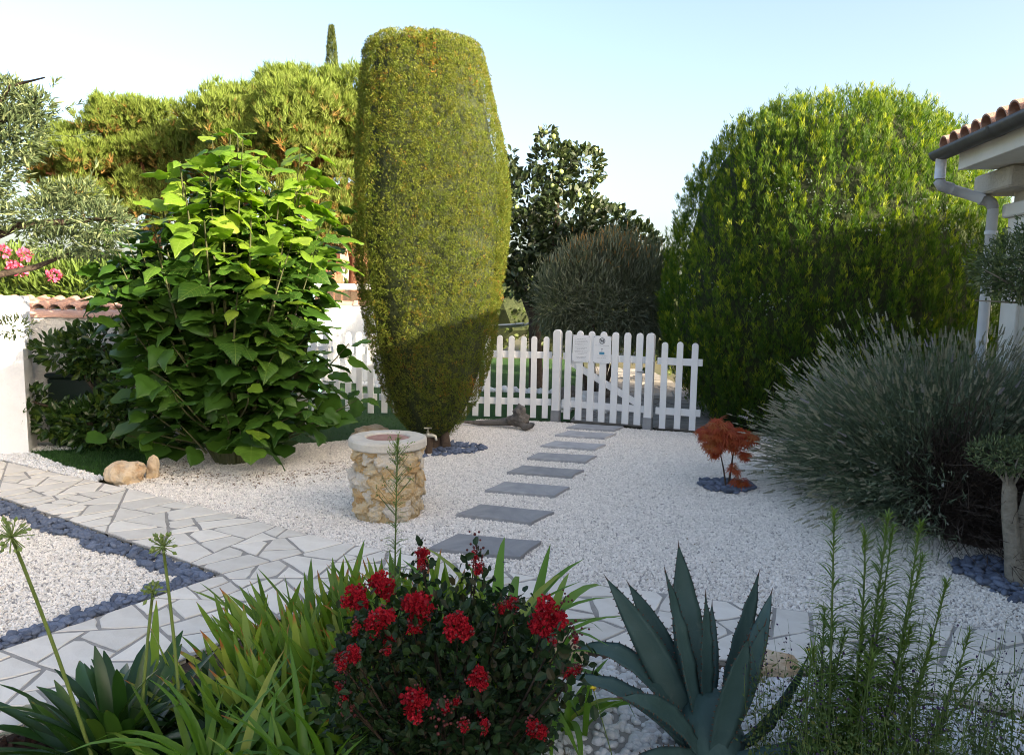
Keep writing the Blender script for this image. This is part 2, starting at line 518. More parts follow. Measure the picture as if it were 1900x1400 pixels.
def in_poly(poly, n, r):
    poly = np.array(poly); lo, hi = poly.min(0), poly.max(0); out = []
    tot = 0
    while tot < n:
        P = r.uniform(lo, hi, (n * 2 + 20, 2)); P = P[inside(P, poly)]
        out.append(P); tot += len(P)
    return np.concatenate(out)[:n]

# ------------------------------------------------------------------ stone prototypes and scattering for gravel (one mass each)
def stone_mesh(name, mat, seed, flat=0.7, rough=0.22, sub=1, smooth=False):
    import bmesh
    bm = bmesh.new(); bmesh.ops.create_icosphere(bm, subdivisions=sub, radius=1.0)
    r = np.random.default_rng(seed); k = 1 + r.uniform(-.3, .3, 3)
    for v in bm.verts:
        c = np.array(v.co) * (1 + r.uniform(-rough, rough))
        c = c * k * np.array([1.15, 0.9, flat]); v.co = c
    me = bpy.data.meshes.new(name); bm.to_mesh(me); bm.free()
    me.polygons.foreach_set('use_smooth', np.full(len(me.polygons), bool(smooth)))
    me.materials.append(mat)
    return me

def gravel_group(name, mat, flat, rough, sub=1, n=5, smooth=False):
    c = bpy.data.collections.new(name)
    for k in range(n):
        o = bpy.data.objects.new(name + '_stone', stone_mesh(name + '_stone', mat, 40 + k, flat, rough, sub, smooth))
        c.objects.link(o)
    return c

def scatter(ob, coll, density, smin, smax, seed, tilt=PI):
    g = bpy.data.node_groups.new('scatter_stones', 'GeometryNodeTree')
    g.interface.new_socket('Geometry', in_out='INPUT', socket_type='NodeSocketGeometry')
    g.interface.new_socket('Geometry', in_out='OUTPUT', socket_type='NodeSocketGeometry')
    N = g.nodes.new
    gi, go = N('NodeGroupInput'), N('NodeGroupOutput')
    dp = N('GeometryNodeDistributePointsOnFaces'); dp.inputs['Density'].default_value = density; dp.inputs['Seed'].default_value = seed
    ip = N('GeometryNodeInstanceOnPoints'); ip.inputs['Pick Instance'].default_value = True
    ci = N('GeometryNodeCollectionInfo'); ci.inputs['Collection'].default_value = coll
    ci.inputs['Separate Children'].default_value = True; ci.inputs['Reset Children'].default_value = True
    rr = N('FunctionNodeRandomValue'); rr.data_type = 'FLOAT_VECTOR'
    rr.inputs[0].default_value = (-tilt, -tilt, -PI); rr.inputs[1].default_value = (tilt, tilt, PI)
    rs = N('FunctionNodeRandomValue'); rs.data_type = 'FLOAT'
    rs.inputs[2].default_value = smin; rs.inputs[3].default_value = smax
    jn = N('GeometryNodeJoinGeometry')
    L = g.links.new
    L(gi.outputs[0], dp.inputs['Mesh']); L(dp.outputs['Points'], ip.inputs['Points']); L(ci.outputs[0], ip.inputs['Instance'])
    L(rr.outputs[0], ip.inputs['Rotation']); L(rs.outputs[1], ip.inputs['Scale'])
    L(ip.outputs[0], jn.inputs[0]); L(gi.outputs[0], jn.inputs[0]); L(jn.outputs[0], go.inputs[0])
    md = ob.modifiers.new('scatter', 'NODES'); md.node_group = g

GRAVEL = gravel_group('gravel', M['gravel_w'], 0.7, 0.3)
WPEB = gravel_group('pebble', M['pebble_w'], 0.7, 0.12, 2, 5, True)
LAVA = gravel_group('lava', M['lava'], 0.8, 0.4)

# ================================================================== THE SETTING
tag(sheet('ground', [(-900, -60), (900, -60), (900, 1500), (-900, 1500)], -0.06, M['terrain']), kind='structure')
# far wooded hills that close the horizon
mb = MB()
xs = np.linspace(-700, 700, 80); prof = 26 + 16 * np.sin(xs / 130.0) + 9 * np.sin(xs / 47.0 + 1) + 5 * np.sin(xs / 19.0)
V = np.concatenate([np.c_[xs, np.full(80, 520), np.full(80, -1)], np.c_[xs, np.full(80, 640), prof], np.c_[xs, np.full(80, 900), np.full(80, -1)]])
i = np.arange(79)
mb.add(V, [np.stack([i, i + 1, i + 81, i + 80], 1), np.stack([i + 80, i + 81, i + 161, i + 160], 1)])
tag(mb.build('hills', M['hill'], smooth=True), kind='structure')

# white gravel court
COURT = [(-3.05, 5.86), (-2.1, 5.29), (-1.036, 4.63), (0.174, 4.12), (1.03, 3.88), (1.54, 3.71), (2.5, 3.51), (4.6, 3.0), (4.6, 8.6),
         (2.5, 8.75), (1.62, 9.0), (0.55, 9.45), (-0.4, 9.52), (-0.75, 9.0), (-1.2, 8.45), (-1.9, 7.9), (-3.2, 7.4), (-3.3, 6.5), (-3.2, 6.0)]
court = sheet('gravel_court', COURT, 0.0, M['gravel_bed'], 'stuff', 'white crushed gravel covering the court around the stone well')
court['category'] = 'gravel'
scatter(court, GRAVEL, 8500, 0.005, 0.0105, 3)
LEFTG = [(-6.1, 6.75), (-3.83, 5.5), (-2.58, 4.69), (-1.61, 4.05), (-1.93, 3.48), (-2.22, 3.12), (-2.95, 2.33), (-5, 2.4), (-6.4, 4.5)]
leftg = sheet('gravel_triangle', LEFTG, 0.0, M['gravel_bed'], 'stuff', 'pale gravel triangle edged with dark blue pebbles')
leftg['category'] = 'gravel'
scatter(leftg, GRAVEL, 8000, 0.005, 0.0105, 4)

# crazy paving
PATH_Q = [[(-6.6, 7.9), (-4.5, 6.62), (-3.86, 5.53), (-6.05, 6.83)], [(-4.5, 6.62), (-3.02, 5.83), (-2.6, 4.72), (-3.86, 5.53)],
          [(-3.02, 5.83), (-1.04, 4.62), (-1.6, 4.06), (-2.6, 4.72)], [(-1.04, 4.62), (0.17, 4.11), (0.3, 3.27), (-1.1, 3.5), (-1.6, 4.06)],
          [(-1.6, 4.06), (-1.1, 3.5), (-1.57, 2.81), (-2.21, 3.13)], [(-2.21, 3.13), (-1.57, 2.81), (-2.25, 1.9), (-2.95, 2.35)],
          [(0.17, 4.11), (1.54, 3.7), (1.34, 3.1), (0.3, 3.27)], [(1.54, 3.7), (2.5, 3.5), (2.1, 2.76), (1.34, 3.1)], [(2.5, 3.5), (4.6, 3.0), (4.0, 2.0), (2.1, 2.76)]]
path = thing('paved_path', (0, 0, 0), 'cream crazy paving path curving past the gravel court', None, None, 'structure')
for k, q in enumerate(PATH_Q): 
    sheet('mortar_bed', q, 0.0165, M['mortar'], parent=path)
flagstones(path, PATH_Q, 0.032, 0.1, M['flag'], 0.021, np.random.default_rng(5))

# planting bed in front
BED = [(-2.3, 1.85), (-1.57, 2.8), (-1.1, 3.49), (0.3, 3.26), (1.34, 3.09), (2.1, 2.75), (4.0, 1.95), (3.2, 0.6), (-2.0, 0.6)]
tag(sheet('planting_bed', BED, 0.0, M['soil']), kind='structure')
wp = sheet('white_pebbles', [(0.26, 3.2), (1.34, 3.05), (2.1, 2.7), (3.4, 2.1), (3.0, 1.2), (0.2, 1.4), (0.05, 2.2)], 0.006, M['mortar'], 'stuff',
           'rounded white marble pebbles around the agave')
wp['category'] = 'pebbles'
scatter(wp, WPEB, 1500, 0.012, 0.024, 8, 0.8)
lv = sheet('lava_mulch', [(-2.1, 1.5), (-2.05, 2.1), (-1.62, 2.66), (-1.2, 2.4), (-1.2, 1.5)], 0.006, M['lava'], 'stuff', 'dark red lava mulch at the corner of the bed')
lv['category'] = 'mulch'
scatter(lv, LAVA, 1800, 0.01, 0.025, 9)

# artificial lawns, white pebble edging
def lawn(name, poly, z, n, label, r):
    o = sheet(name, poly, z, M['turf_base'], 'structure')
    P = in_poly(poly, n, r); m = MB()
    d = nrm(np.c_[r.normal(size=(n, 2)) * 0.5, np.ones(n)])
    m.inst((T_NEEDLE[0] * np.array([2.6, 1, 1]), T_NEEDLE[1]), frames(d, r.normal(size=(n, 3)), r.uniform(.018, .035, n)), np.c_[P, np.full(n, z)])
    g = m.build('grass', M['turf']); tag(g, label, 'grass', None, 'stuff')
LAWN1 = [(-4.64, 7.12), (-4.1, 6.68), (-3.42, 6.2), (-3.3, 6.5), (-3.2, 7.4), (-3.4, 8.0), (-4.4, 7.9)]
lawn('small_lawn', LAWN1, 0.004, 14000, 'short artificial grass beside the laurel and the white wall', rng)
LAWN2 = [(-3.4, 8.0), (-3.2, 7.42), (-1.9, 7.92), (-1.2, 8.47), (-0.75, 9.02), (-0.4, 9.54), (0.55, 9.47), (0.95, 9.6), (1.1, 11.5), (1.5, 13.5), (1.6, 18.8), (-6.5, 18.8), (-6, 10.5)]
lawn('rear_lawn', LAWN2, 0.002, 60000, 'green lawn seen through the picket fence', rng)
ed = sheet('edging_pebbles', [(-6.6, 7.95), (-4.5, 6.68), (-3.4, 6.06), (-3.4, 6.18), (-4.1, 6.68), (-4.66, 7.14), (-4.3, 7.26), (-4.3, 7.36), (-4.9, 7.4), (-6.6, 8.4)], 0.003, M['gravel_bed'], 'stuff',
           'small white pebbles edging the little lawn by the wall')
ed['category'] = 'pebbles'
scatter(ed, WPEB, 3000, 0.010, 0.019, 12)
# paved walk behind the gate
rp = thing('rear_path', (0, 0, 0), 'grey flagstone walk beyond the gate', None, None, 'structure')
RQ = [[(0.75, 9.5), (2.6, 8.85), (2.9, 10.5), (1.1, 11.3)], [(1.1, 11.3), (2.9, 10.5), (3.1, 12.6), (1.6, 13.2)], [(1.6, 13.2), (3.1, 12.6), (3.0, 16.5), (1.7, 17)]]
for q in RQ: sheet('mortar_bed', q, 0.006, M['mortar'], parent=rp)
flagstones(rp, RQ, 0.14, 0.4, M['grey_flag'], 0.018, np.random.default_rng(9), (0.01, 0.02))

# stepping stones: slate slabs sunk in the gravel
for k, (x, y) in enumerate([(1.02, 9.0), (0.853, 8.5), (0.674, 7.87), (0.496, 7.26), (0.324, 6.66), (0.153, 6.03), (-0.03, 5.33), (-0.14, 4.62)]):
    r = np.random.default_rng(60 + k)
    w, h = 0.285, 0.15 + 0.012 * (k == 7)
    p = np.array([(-w, -h), (0, -h + .006), (w, -h), (w - .012, 0), (w, h), (.1, h - .004), (-w, h), (-w + .008, .02)]) + r.normal(size=(8, 2)) * 0.006
    p[:, 0] += p[:, 1] * 0.25
    a = rad(-14 - (k in (6, 7)) * 3 + r.normal() * 2); p = p @ np.array([[math.cos(a), math.sin(a)], [-math.sin(a), math.cos(a)]])
    mb = MB(); mb.prism(p, -0.02, 0.016, 0.004)
    o = mb.build('stepping_stone', M['slate'], base=None); o.location = (x, y, 0.012)
    which = ['closest to the gate', 'second from the gate', 'third from the gate', 'fourth from the gate', 'fourth from the front', 'third from the front',
             'beside the well, second from the front', 'nearest the red flowers, front of the row'][k]
    tag(o, 'grey slate stepping stone in white gravel, ' + which, 'stepping stone', 'slate stepping stones leading to the gate')

# dark blue pebble bands and rings: the largest as single pebbles, the rest as one mass
PEBM = [stone_mesh('blue_pebble', M['bluepeb'], 90 + k, 0.55, 0.1, 2, True) for k in range(4)]
def pebbles(name, P, label, size, single=0, r=rng, base=(0, 0, 0)):
    """P (n,2) pebble spots; `single` of them nearest the camera become parts"""
    t = thing(name, base, label, 'pebbles')
    n = len(P); s = r.uniform(size[0], size[1], n)
    order = np.argsort(np.hypot(P[:, 0], P[:, 1]) / s * 0.02)
    z = r.uniform(0.3, 1.3, n) * s
    ang = r.uniform(0, PI, n); tl = r.normal(size=(n, 2)) * 0.3
    mass = MB()
    tv = []
    for me in PEBM:
        v = np.zeros(len(me.vertices) * 3); me.vertices.foreach_get('co', v)
        f = np.array([list(p.vertices) for p in me.polygons]); tv.append((v.reshape(-1, 3), [f]))
    for q, i in enumerate(order):
        R = (Matrix.Rotation(ang[i], 3, 'Z') @ Matrix.Rotation(tl[i, 0], 3, 'X') @ Matrix.Rotation(tl[i, 1], 3, 'Y'))
        R = np.array(R) * s[i]
        if q < single: place('pebble', PEBM[i % 4], t, m4(R, (P[i, 0], P[i, 1], z[i])))
        else: mass.inst(tv[i % 4], R[None], np.array([[P[i, 0], P[i, 1], z[i]]]))
    if n > single:
        tag(mass.build('loose_pebbles', M['bluepeb'], t, smooth=True), kind='stuff')
    return t
def band(a, b, w0, w1, n, side, r):
    a, b = np.array(a, float), np.array(b, float); d = b - a; nn = np.array([-d[1], d[0]]) / np.hypot(*d) * side
    t = r.random(n); w = w0 + (w1 - w0) * t
    u = r.random(n) ** 1.25 * (1 + 0.25 * np.sin(t * 37))
    return a + d * t[:, None] + nn * (0.02 + u * w)[:, None]
pr = np.random.default_rng(21)
pebbles('pebble_border', np.concatenate([band((-4.6, 5.97), (-1.63, 4.05), 0.145, 0.1, 1050, -1, pr), band((-1.64, 4.0), (-2.3, 3.0), 0.11, 0.075, 380, -1, pr)]),
        'dark blue pebble band edging the pale gravel along the paving', (0.013, 0.027), 300, pr)
def ring(c, rx, ry, n, r):
    a = r.random(n) * 2 * PI; k = np.sqrt(r.random(n)) * (1 + 0.12 * np.sin(a * 3 + 1))
    return np.c_[c[0] + np.cos(a) * k * rx, c[1] + np.sin(a) * k * ry]
pebbles('pebble_ring', ring((-0.78, 7.62), 0.5, 0.36, 420, pr), 'ring of blue grey pebbles at the foot of the tall clipped cypress', (0.015, 0.03), 60, pr)
pebbles('slate_mulch', ring((1.84, 6.27), 0.23, 0.2, 170, pr), 'small round patch of dark blue slate under the red maple', (0.016, 0.034), 80, pr)
pebbles('pebble_patch', ring((3.0, 4.2), 0.36, 0.36, 420, pr), 'blue grey pebble patch around the pale olive trunk', (0.018, 0.034), 150, pr)

# ------------------------------------------------------------------ white picket fence and gate
def rot2(d):
    d = np.array(d, float); d /= np.hypot(*d)
    return np.array([[d[0], -d[1], 0], [d[1], d[0], 0], [0, 0, 1]])
def picket_mesh(w, h, th, name='picket'):
    a = np.linspace(0, PI, 9)
    o = np.concatenate([[(-w / 2, 0.0), (w / 2, 0.0)], np.c_[np.cos(a) * w / 2, h - w / 2 + np.sin(a) * w / 2]])
    n = len(o); b = 0.004
    ins = o - nrm(o - np.array([0, h / 2])) * b
    V = np.concatenate([np.c_[ins[:, 0], np.full(n, -th / 2), ins[:, 1]], np.c_[o[:, 0], np.full(n, -th / 2 + b), o[:, 1]],
                        np.c_[o[:, 0], np.full(n, th / 2), o[:, 1]]])
    q = [[l * n + k, l * n + (k + 1) % n, (l + 1) * n + (k + 1) % n, (l + 1) * n + k] for l in range(2) for k in range(n)]
    m = MB(); m.add(V, [np.array(q), np.arange(n)[None], (np.arange(n)[::-1] + 2 * n)[None]])
    return m.mesh(name, M['white'])
PICK = picket_mesh(0.075, 1.04, 0.022)
GPICK = picket_mesh(0.083, 1.12, 0.022)
def rail(parent, a, b, z, h=0.085, th=0.028, off=0.026, name='rail', mat='white'):
    a = np.array(a, float); b = np.array(b, float); R = rot2(b - a); L = np.hypot(*(b - a)); c = (a + b) / 2
    m = MB(); m.box((0, 0, 0), (L, th, h), bev=0.004)
    return place(name, m.mesh(name, M[mat]), parent, m4(R, (*(c + (R @ np.array([0, off, 0]))[:2]), z)))
def fence_run(a, b, n, label):
    a = np.array(a, float); b = np.array(b, float)
    t = thing('picket_fence', (*a, 0), label, 'fence', 'white picket fence panels')
    R = rot2(b - a)
    for k in range(n):
        p = a + (b - a) * ((k + 0.5) / n)
        place('picket', PICK, t, m4(R @ np.array(Matrix.Rotation(rng.normal() * .005, 3, 'Y')), (*p, 0.035 + rng.normal() * 0.005)))
    rail(t, a, b, 0.84); rail(t, a, b, 0.24)
    return t
FA, FB, FC, FD = (-3.4, 9.85), (0.53, 9.5), (1.66, 9.02), (2.75, 8.66)
fence_run((-3.4, 9.85), (-1.75, 9.68), 11, 'white picket fence between the big leaved tree and the tall cypress')
fence_run((-1.72, 9.68), (0.5, 9.5), 15, 'white picket fence running from behind the tall cypress to the gate')
fence_run((1.73, 8.98), (2.23, 8.81), 3, 'short white picket fence between the gate and the round conifer')
def post(p, label):
    t = thing('gate_post', (*p, 0), label, 'post', 'white gate posts')
    R = rot2((0.92, -0.38))
    m = picket_mesh(0.095, 1.14, 0.085, 'shaft'); place('shaft', m, t, m4(R, (*p, 0.03)))
    m = MB(); m.box((0, 0, 0), (0.108, 0.1, 0.15), bev=0.004); place('base_shoe', m.mesh('base_shoe', M['shoe']), t, m4(R, (*p, 0.075)))
    return t
post((0.565, 9.47), 'white post hinging the gate beside the driftwood')
post((1.655, 9.03), 'white latch post between gate and short fence panel')
ga, gb = np.array((0.63, 9.435)), np.array((1.6, 9.045))
GR = rot2(gb - ga)
gate = thing('garden_gate', (*ga, 0), 'white picket gate with diagonal brace and two notices', 'gate')
for k in range(7):
    p = ga + (gb - ga) * ((k + 0.5) / 7)
    place('picket', GPICK, gate, m4(GR, (*p, 0.045)))
rail(gate, ga, gb, 0.84, 0.085); rail(gate, ga, gb, 0.24, 0.085)
L = np.hypot(*(gb - ga)); a = -math.atan2(0.5, L - 0.1)
m = MB(); m.box((0, 0, 0), (math.hypot(0.5, L - 0.1), 0.024, 0.08), bev=0.004)
place('brace', m.mesh('brace', M['white']), gate, m4(GR @ np.array(Matrix.Rotation(-a, 3, 'Y')), (*((ga + gb) / 2 + (GR @ np.array([0, 0.027, 0]))[:2]), 0.54)))
m = MB(); m.box((0, 0, 0), (0.09, 0.02, 0.012), bev=0.002); m.box((0.035, -0.012, 0), (0.02, 0.03, 0.03), bev=0.003)
place('latch', m.mesh('latch', M['shoe']), gate, m4(GR, (*(gb + (GR @ np.array([-0.05, -0.022, 0]))[:2]), 0.7)))
# notices screwed to the gate
def notice(off, w, h, z, label, marks):
    p = ga + (GR @ np.array([off, -0.0165, 0]))[:2]
    t = thing('notice', (*p, z), label, 'sign')
    m = MB(); m.box((0, 0, 0), (w, 0.006, h), bev=0.0015)
    place('sheet', m.mesh('sheet', M['paper']), t, m4(GR, (*p, z)))
    for (nm, mb_, mat) in marks(w, h):
        place(nm, mb_.mesh(nm, M[mat]), t, m4(GR, (*(p + (GR @ np.array([0, -0.0045, 0]))[:2]), z)))
    m = MB()
    for sx in (-1, 1):
        for sz in (-1, 1):
            m.box((sx * (w / 2 - .012), 0, sz * (h / 2 - .012)), (.008, .003, .008))
    place('screws', m.mesh('screws', M['shoe']), t, m4(GR, (*(p + (GR @ np.array([0, -0.005, 0]))[:2]), z)))
def text_lines(rows, w):
    m = MB(); r = np.random.default_rng(3)
    for (z, k) in rows:
        x = -w * k / 2
        while x < w * k / 2 - 0.008:
            l = min(r.uniform(.008, .026), w * k / 2 - x); m.box((x + l / 2, 0, z), (l, .0012, .0045)); x += l + .005
    return m
def marks1(w, h):
    rows = [(z * h, k) for z, k in [(.36, .5), (.3, .75), (.25, .78), (.17, .7), (.12, .4), (.04, .72), (-.01, .5), (-.09, .76), (-.14, .7), (-.2, .3), (-.3, .6), (-.35, .45)]]
    return [('printed_text', text_lines(rows, w), 'greyink')]
def marks2(w, h):
    m = MB(); zc = .32 * h; a = np.linspace(0, 2 * PI, 25)
    ringp = np.c_[np.cos(a) * .034, np.zeros(25), zc + np.sin(a) * .034]
    m.tube(ringp, .0035, 4)
    m.box((.012, 0, zc), (.012, .0012, .03)); m.box((-.01, 0, zc - .004), (.022, .0012, .012)); m.box((-.018, 0, zc + .008), (.007, .0012, .014))
    s = MB(); s.tube([(-.024, 0, zc + .024), (.024, 0, zc - .024)], .003, 4)
    b = MB(); b.box((0, 0, -.13 * h), (.064, .0012, .03))
    t = MB(); t.box((0, 0, .02 * h), (.022, .0012, .005)); t.box((0, 0, -.03 * h), (.005, .0012, .03))
    return [('pictogram', m, 'ink'), ('slash', s, 'ink'), ('blue_panel', b, 'blueink'), ('letter', t, 'ink'),
            ('printed_text', text_lines([(.15 * h, .8), (-.22 * h, .5), (-.3 * h, .55), (-.4 * h, .1)], w), 'greyink')]
notice(0.245, 0.225, 0.335, 0.945, 'white notice of small print on the gate, beside the hinge post', marks1)
notice(0.51, 0.225, 0.335, 0.945, 'white notice with round no dogs pictogram and blue panel', marks2)

# ------------------------------------------------------------------ stone well with round cap
wc = np.array((-0.88, 5.32))
well = thing('stone_well', (*wc, 0), 'round rubble stone well with pale cap beside the stepping stones', 'well')
m = MB(); m.lathe([(0.2, -0.02), (0.232, 0.0), (0.229, 0.25), (0.222, 0.5), (0.2, 0.5)], (*wc, 0), 28)
m.build('mortar_core', M['wellmortar'], well, smooth=True)
import bmesh
def lump(name, mat, r, dims, sub=3, rough=0.16, seed=0, f=2.2, box=1.0):
    bm = bmesh.new(); bmesh.ops.create_icosphere(bm, subdivisions=sub, radius=1.0)
    v = np.array([x.co for x in bm.verts])
    v = np.sign(v) * np.abs(v) ** box
    v = v * (1 + rough * noise3(v, f, seed) + rough * 0.5 * noise3(v, f * 3, seed + 1))[:, None]
    for k, x in enumerate(bm.verts): x.co = v[k] * np.array(dims)
    me = bpy.data.meshes.new(name); bm.to_mesh(me); bm.free()
    me.materials.append(mat)
    return me
wr = np.random.default_rng(17)
WST = [lump('stone', M['wellstone'], wr, (1, 1, 1), 4, 0.34, 100 + k, 2.6, 0.8) for k in range(7)]
z = 0.03
row = 0
while z < 0.5:
    hgt = wr.uniform(0.07, 0.115); th = wr.uniform(0, 1)
    t_end = th + 2 * PI
    while th < t_end - 0.12:
        wdt = wr.uniform(0.075, 0.17); da = wdt / 0.235
        if th + da > t_end: da = t_end - th; wdt = da * 0.235
        am = th + da / 2
        nx = np.array([math.cos(am), math.sin(am), 0]); ty = np.array([-math.sin(am), math.cos(am), 0])
        rr = 0.208 + wr.normal() * 0.009
        zz = z + hgt / 2 + wr.normal() * 0.008
        R = np.stack([ty * (wdt * 0.54), nx * 0.042, np.array([0, 0, 1]) * hgt * 0.56], 1) @ np.array(Matrix.Rotation(wr.normal() * 0.2, 3, 'Y'))
        place('stone', WST[wr.integers(7)], well, m4(R, (*(wc + nx[:2] * rr), min(zz, 0.485))))
        th += da
    z += hgt; row += 1
m = MB(); m.lathe([(0.15, 0.5), (0.268, 0.502), (0.277, 0.512), (0.278, 0.555), (0.27, 0.568), (0.262, 0.571), (0.165, 0.572), (0.158, 0.566), (0.155, 0.545)], (*wc, 0), 64,
                  fn=lambda R, th, z: R * (1 + 0.006 * np.sin(th * 3) + 0.004 * np.sin(th * 11 + z * 40)))
m.build('cap', M['cap'], well, smooth=False)
m = MB(); m.lathe([(0.02, 0.55), (0.152, 0.551), (0.153, 0.558), (0.14, 0.562), (0.03, 0.5605)], (*wc, 0), 48)
m.build('lid', M['terracotta'], well)

# tap on a wooden stake
tp = (-0.83, 7.42)
tap = thing('garden_tap', (*tp, 0), 'old brass tap on a dark wooden stake beside the well', 'tap')
m = MB(); m.tube([(*tp, -0.02), (*tp, 0.1), (*tp, 0.17)], [.05, .052, .05], 10); m.build('stake', M['wood'], tap)
x, y = tp
m = MB(); m.tube([(x - .1, y - .03, .18), (x - .03, y - .03, .185), (x + .04, y - .03, .19), (x + .08, y - .03, .18), (x + .09, y - .03, .14)], [.016, .018, .024, .017, .014], 10)
m.tube([(x + .005, y - .03, .19), (x + .005, y - .03, .235)], [.022, .012], 10); m.build('tap_body', M['brass'], tap, smooth=True)
m = MB(); m.tube([(x + .005, y - .03, .23), (x + .005, y - .03, .262)], [.006, .006], 8); m.tube([(x - .035, y - .03, .262), (x + .045, y - .03, .264)], [.008, .008], 8)
m.build('tap_handle', M['brass'], tap, smooth=True)

# driftwood
dw = thing('driftwood', (-0.5, 9.0, 0), 'weathered grey driftwood log with knotted root end by the fence', 'driftwood')
m = MB(); r = np.random.default_rng(8)
pts = np.array([(-0.62, 9.06, .05), (-0.4, 9.02, .045), (-0.2, 8.97, .06), (-0.02, 8.92, .085), (0.07, 8.88, .13), (0.1, 8.86, .2)])
m.tube(pts, [.012, .03, .04, .055, .07, .05], 12); m.build('log', M['drift'], dw, smooth=True)
m = MB()
for (c, s) in [((0.1, 8.84, .22), (.07, .06, .075)), ((0.12, 8.84, .13), (.09, .07, .08)), ((0.06, 8.86, .1), (.12, .06, .06))]:
    me = lump('k', M['drift'], r, s, 3, 0.28, int(c[2] * 100), 3.0)
    v = np.zeros(len(me.vertices) * 3); me.vertices.foreach_get('co', v); m.add(v.reshape(-1, 3) + c, [np.array([list(p.vertices) for p in me.polygons])])
    bpy.data.meshes.remove(me)
m.tube([(0.1, 8.83, .1), (0.17, 8.77, .04), (0.24, 8.72, .08), (0.27, 8.7, .1)], [.05, .045, .035, .01], 10)
m.build('root_knot', M['drift'], dw, smooth=True)

# boulders
def boulder(name, c, s, label, cat='rock', mat='rock', seed=1, rz=0.0, rough=0.2):
    me = lump(name, M[mat], rng, s, 4, rough, seed, 1.8, 0.8)
    o = bpy.data.objects.new(name, me); COL.objects.link(o); o.location = (c[0], c[1], c[2] + s[2] * 0.62); o.rotation_euler = (0, 0, rz)
    return tag(o, label, cat, 'garden rocks')
boulder('boulder', (-3.16, 6.08, 0), (.15, .11, .105), 'golden sandstone boulder at the corner of the little lawn', seed=4)
boulder('boulder', (-3.02, 6.24, 0), (.05, .05, .11), 'reddish upright rock behind the golden boulder', seed=9)
boulder('boulder', (-1.5, 7.95, 0), (.2, .14, .1), 'grey beige edging rock behind the well cap', seed=22)
boulder('boulder', (0.24, 3.18, 0), (.1, .07, .07), 'buff edging stone between red flowers and agave', seed=31)
boulder('boulder', (0.05, 2.12, 0), (.16, .12, .09), 'reddish brown stone at the foot of the red flowering shrub', seed=35)
boulder('boulder', (1.1, 3.1, 0), (.14, .07, .05), 'flat buff edging stone behind the agave', seed=38)
for k, (x, y, s) in enumerate([(0.85, 10.6, .16), (1.15, 10.9, .2), (0.9, 11.4, .22), (1.25, 10.2, .12), (0.7, 10.3, .12), (1.3, 11.8, .25)]):
    boulder('boulder', (x, y, 0), (s, s * .8, s * .6), ['rough white rock behind the gate beside the lawn', 'larger white rock behind the middle of the gate', 'brown shaded rock behind the gate pickets', 
            'small pale rock low behind the gate', 'small white rock near the hinge post', 'dark rock at the bend of the rear walk'][k], mat='rough_w' if k not in (2, 5) else 'drift', seed=50 + k)
rb = sheet('border_stones', [(-2.6, 12.6), (0.9, 12.1), (0.95, 12.35), (-2.6, 12.9)], 0.006, M['gravel_bed'], 'stuff', 'row of white stones crossing the lawn behind the fence')
rb['category'] = 'stones'
scatter(rb, WPEB, 220, 0.03, 0.07, 5)

# ------------------------------------------------------------------ white garden wall at the left
wall = thing('garden_wall', (-4.6, 7.2, 0), 'white rendered garden wall with terracotta tile coping', 'wall')
m = MB(); m.add(np.array([(-7, 6.05, 0), (-4.59, 7.06, 0), (-4.72, 7.4, 0), (-7, 6.45, 0), (-7, 6.05, 1.49), (-4.6, 7.06, 1.49), (-4.73, 7.4, 1.49), (-7, 6.45, 1.49)]),
                [np.array([[0, 1, 5, 4], [1, 2, 6, 5], [2, 3, 7, 6], [3, 0, 4, 7], [4, 5, 6, 7]])])
m.build('pier', M['render_w'], wall)
wa, wb = np.array((-5.3, 7.45)), np.array((-2.4, 8.75))
R = rot2(wb - wa); Lw = np.hypot(*(wb - wa)); wm = (wa + wb) / 2
m = MB(); m.box((0, 0, 0.645), (Lw, 0.2, 1.29)); place('wall_panel', m.mesh('wall_panel', M['rough_w']), wall, m4(R, (*wm, 0)))
def half_tile(L, r0, r1, th=0.012, seg=8):
    a = np.linspace(0, PI, seg + 1); V = []
    for (y, rr) in ((0, r0), (L, r1)):
        V += [(math.cos(t) * rr, y, math.sin(t) * rr) for t in a]
        V += [(math.cos(t) * (rr - th), y, math.sin(t) * (rr - th)) for t in a]
    n = seg + 1; q = []
    for k in range(seg):
        q += [[k, k + 1, 2 * n + k + 1, 2 * n + k], [n + k + 1, n + k, 3 * n + k, 3 * n + k + 1], [k + 1, k, n + k, n + k + 1], [2 * n + k, 2 * n + k + 1, 3 * n + k + 1, 3 * n + k]]
    q += [[0, 2 * n, 3 * n, n], [n - 1, 2 * n - 1, 4 * n - 1, 3 * n - 1]]
    m = MB(); m.add(V, [np.array(q)])
    return m.mesh('roof_tile', M['tile'], smooth=False)
TILE = half_tile(0.46, 0.085, 0.068)
CAPT = half_tile(0.46, 0.14, 0.115)
n = int(Lw / 0.38)
for k in range(n):
    p = wa + (wb - wa) * (k * 0.38 / Lw)
    Rk = np.stack([R @ np.array([0, 1.0, 0]), R @ np.array([1.0, 0, 0]), np.array([0, 0, 0.55])], 1)
    Rk[:, 0] *= -1
    place('coping_tile', CAPT, wall, m4(Rk, (*p, 1.275 + 0.006 * (k % 2))))

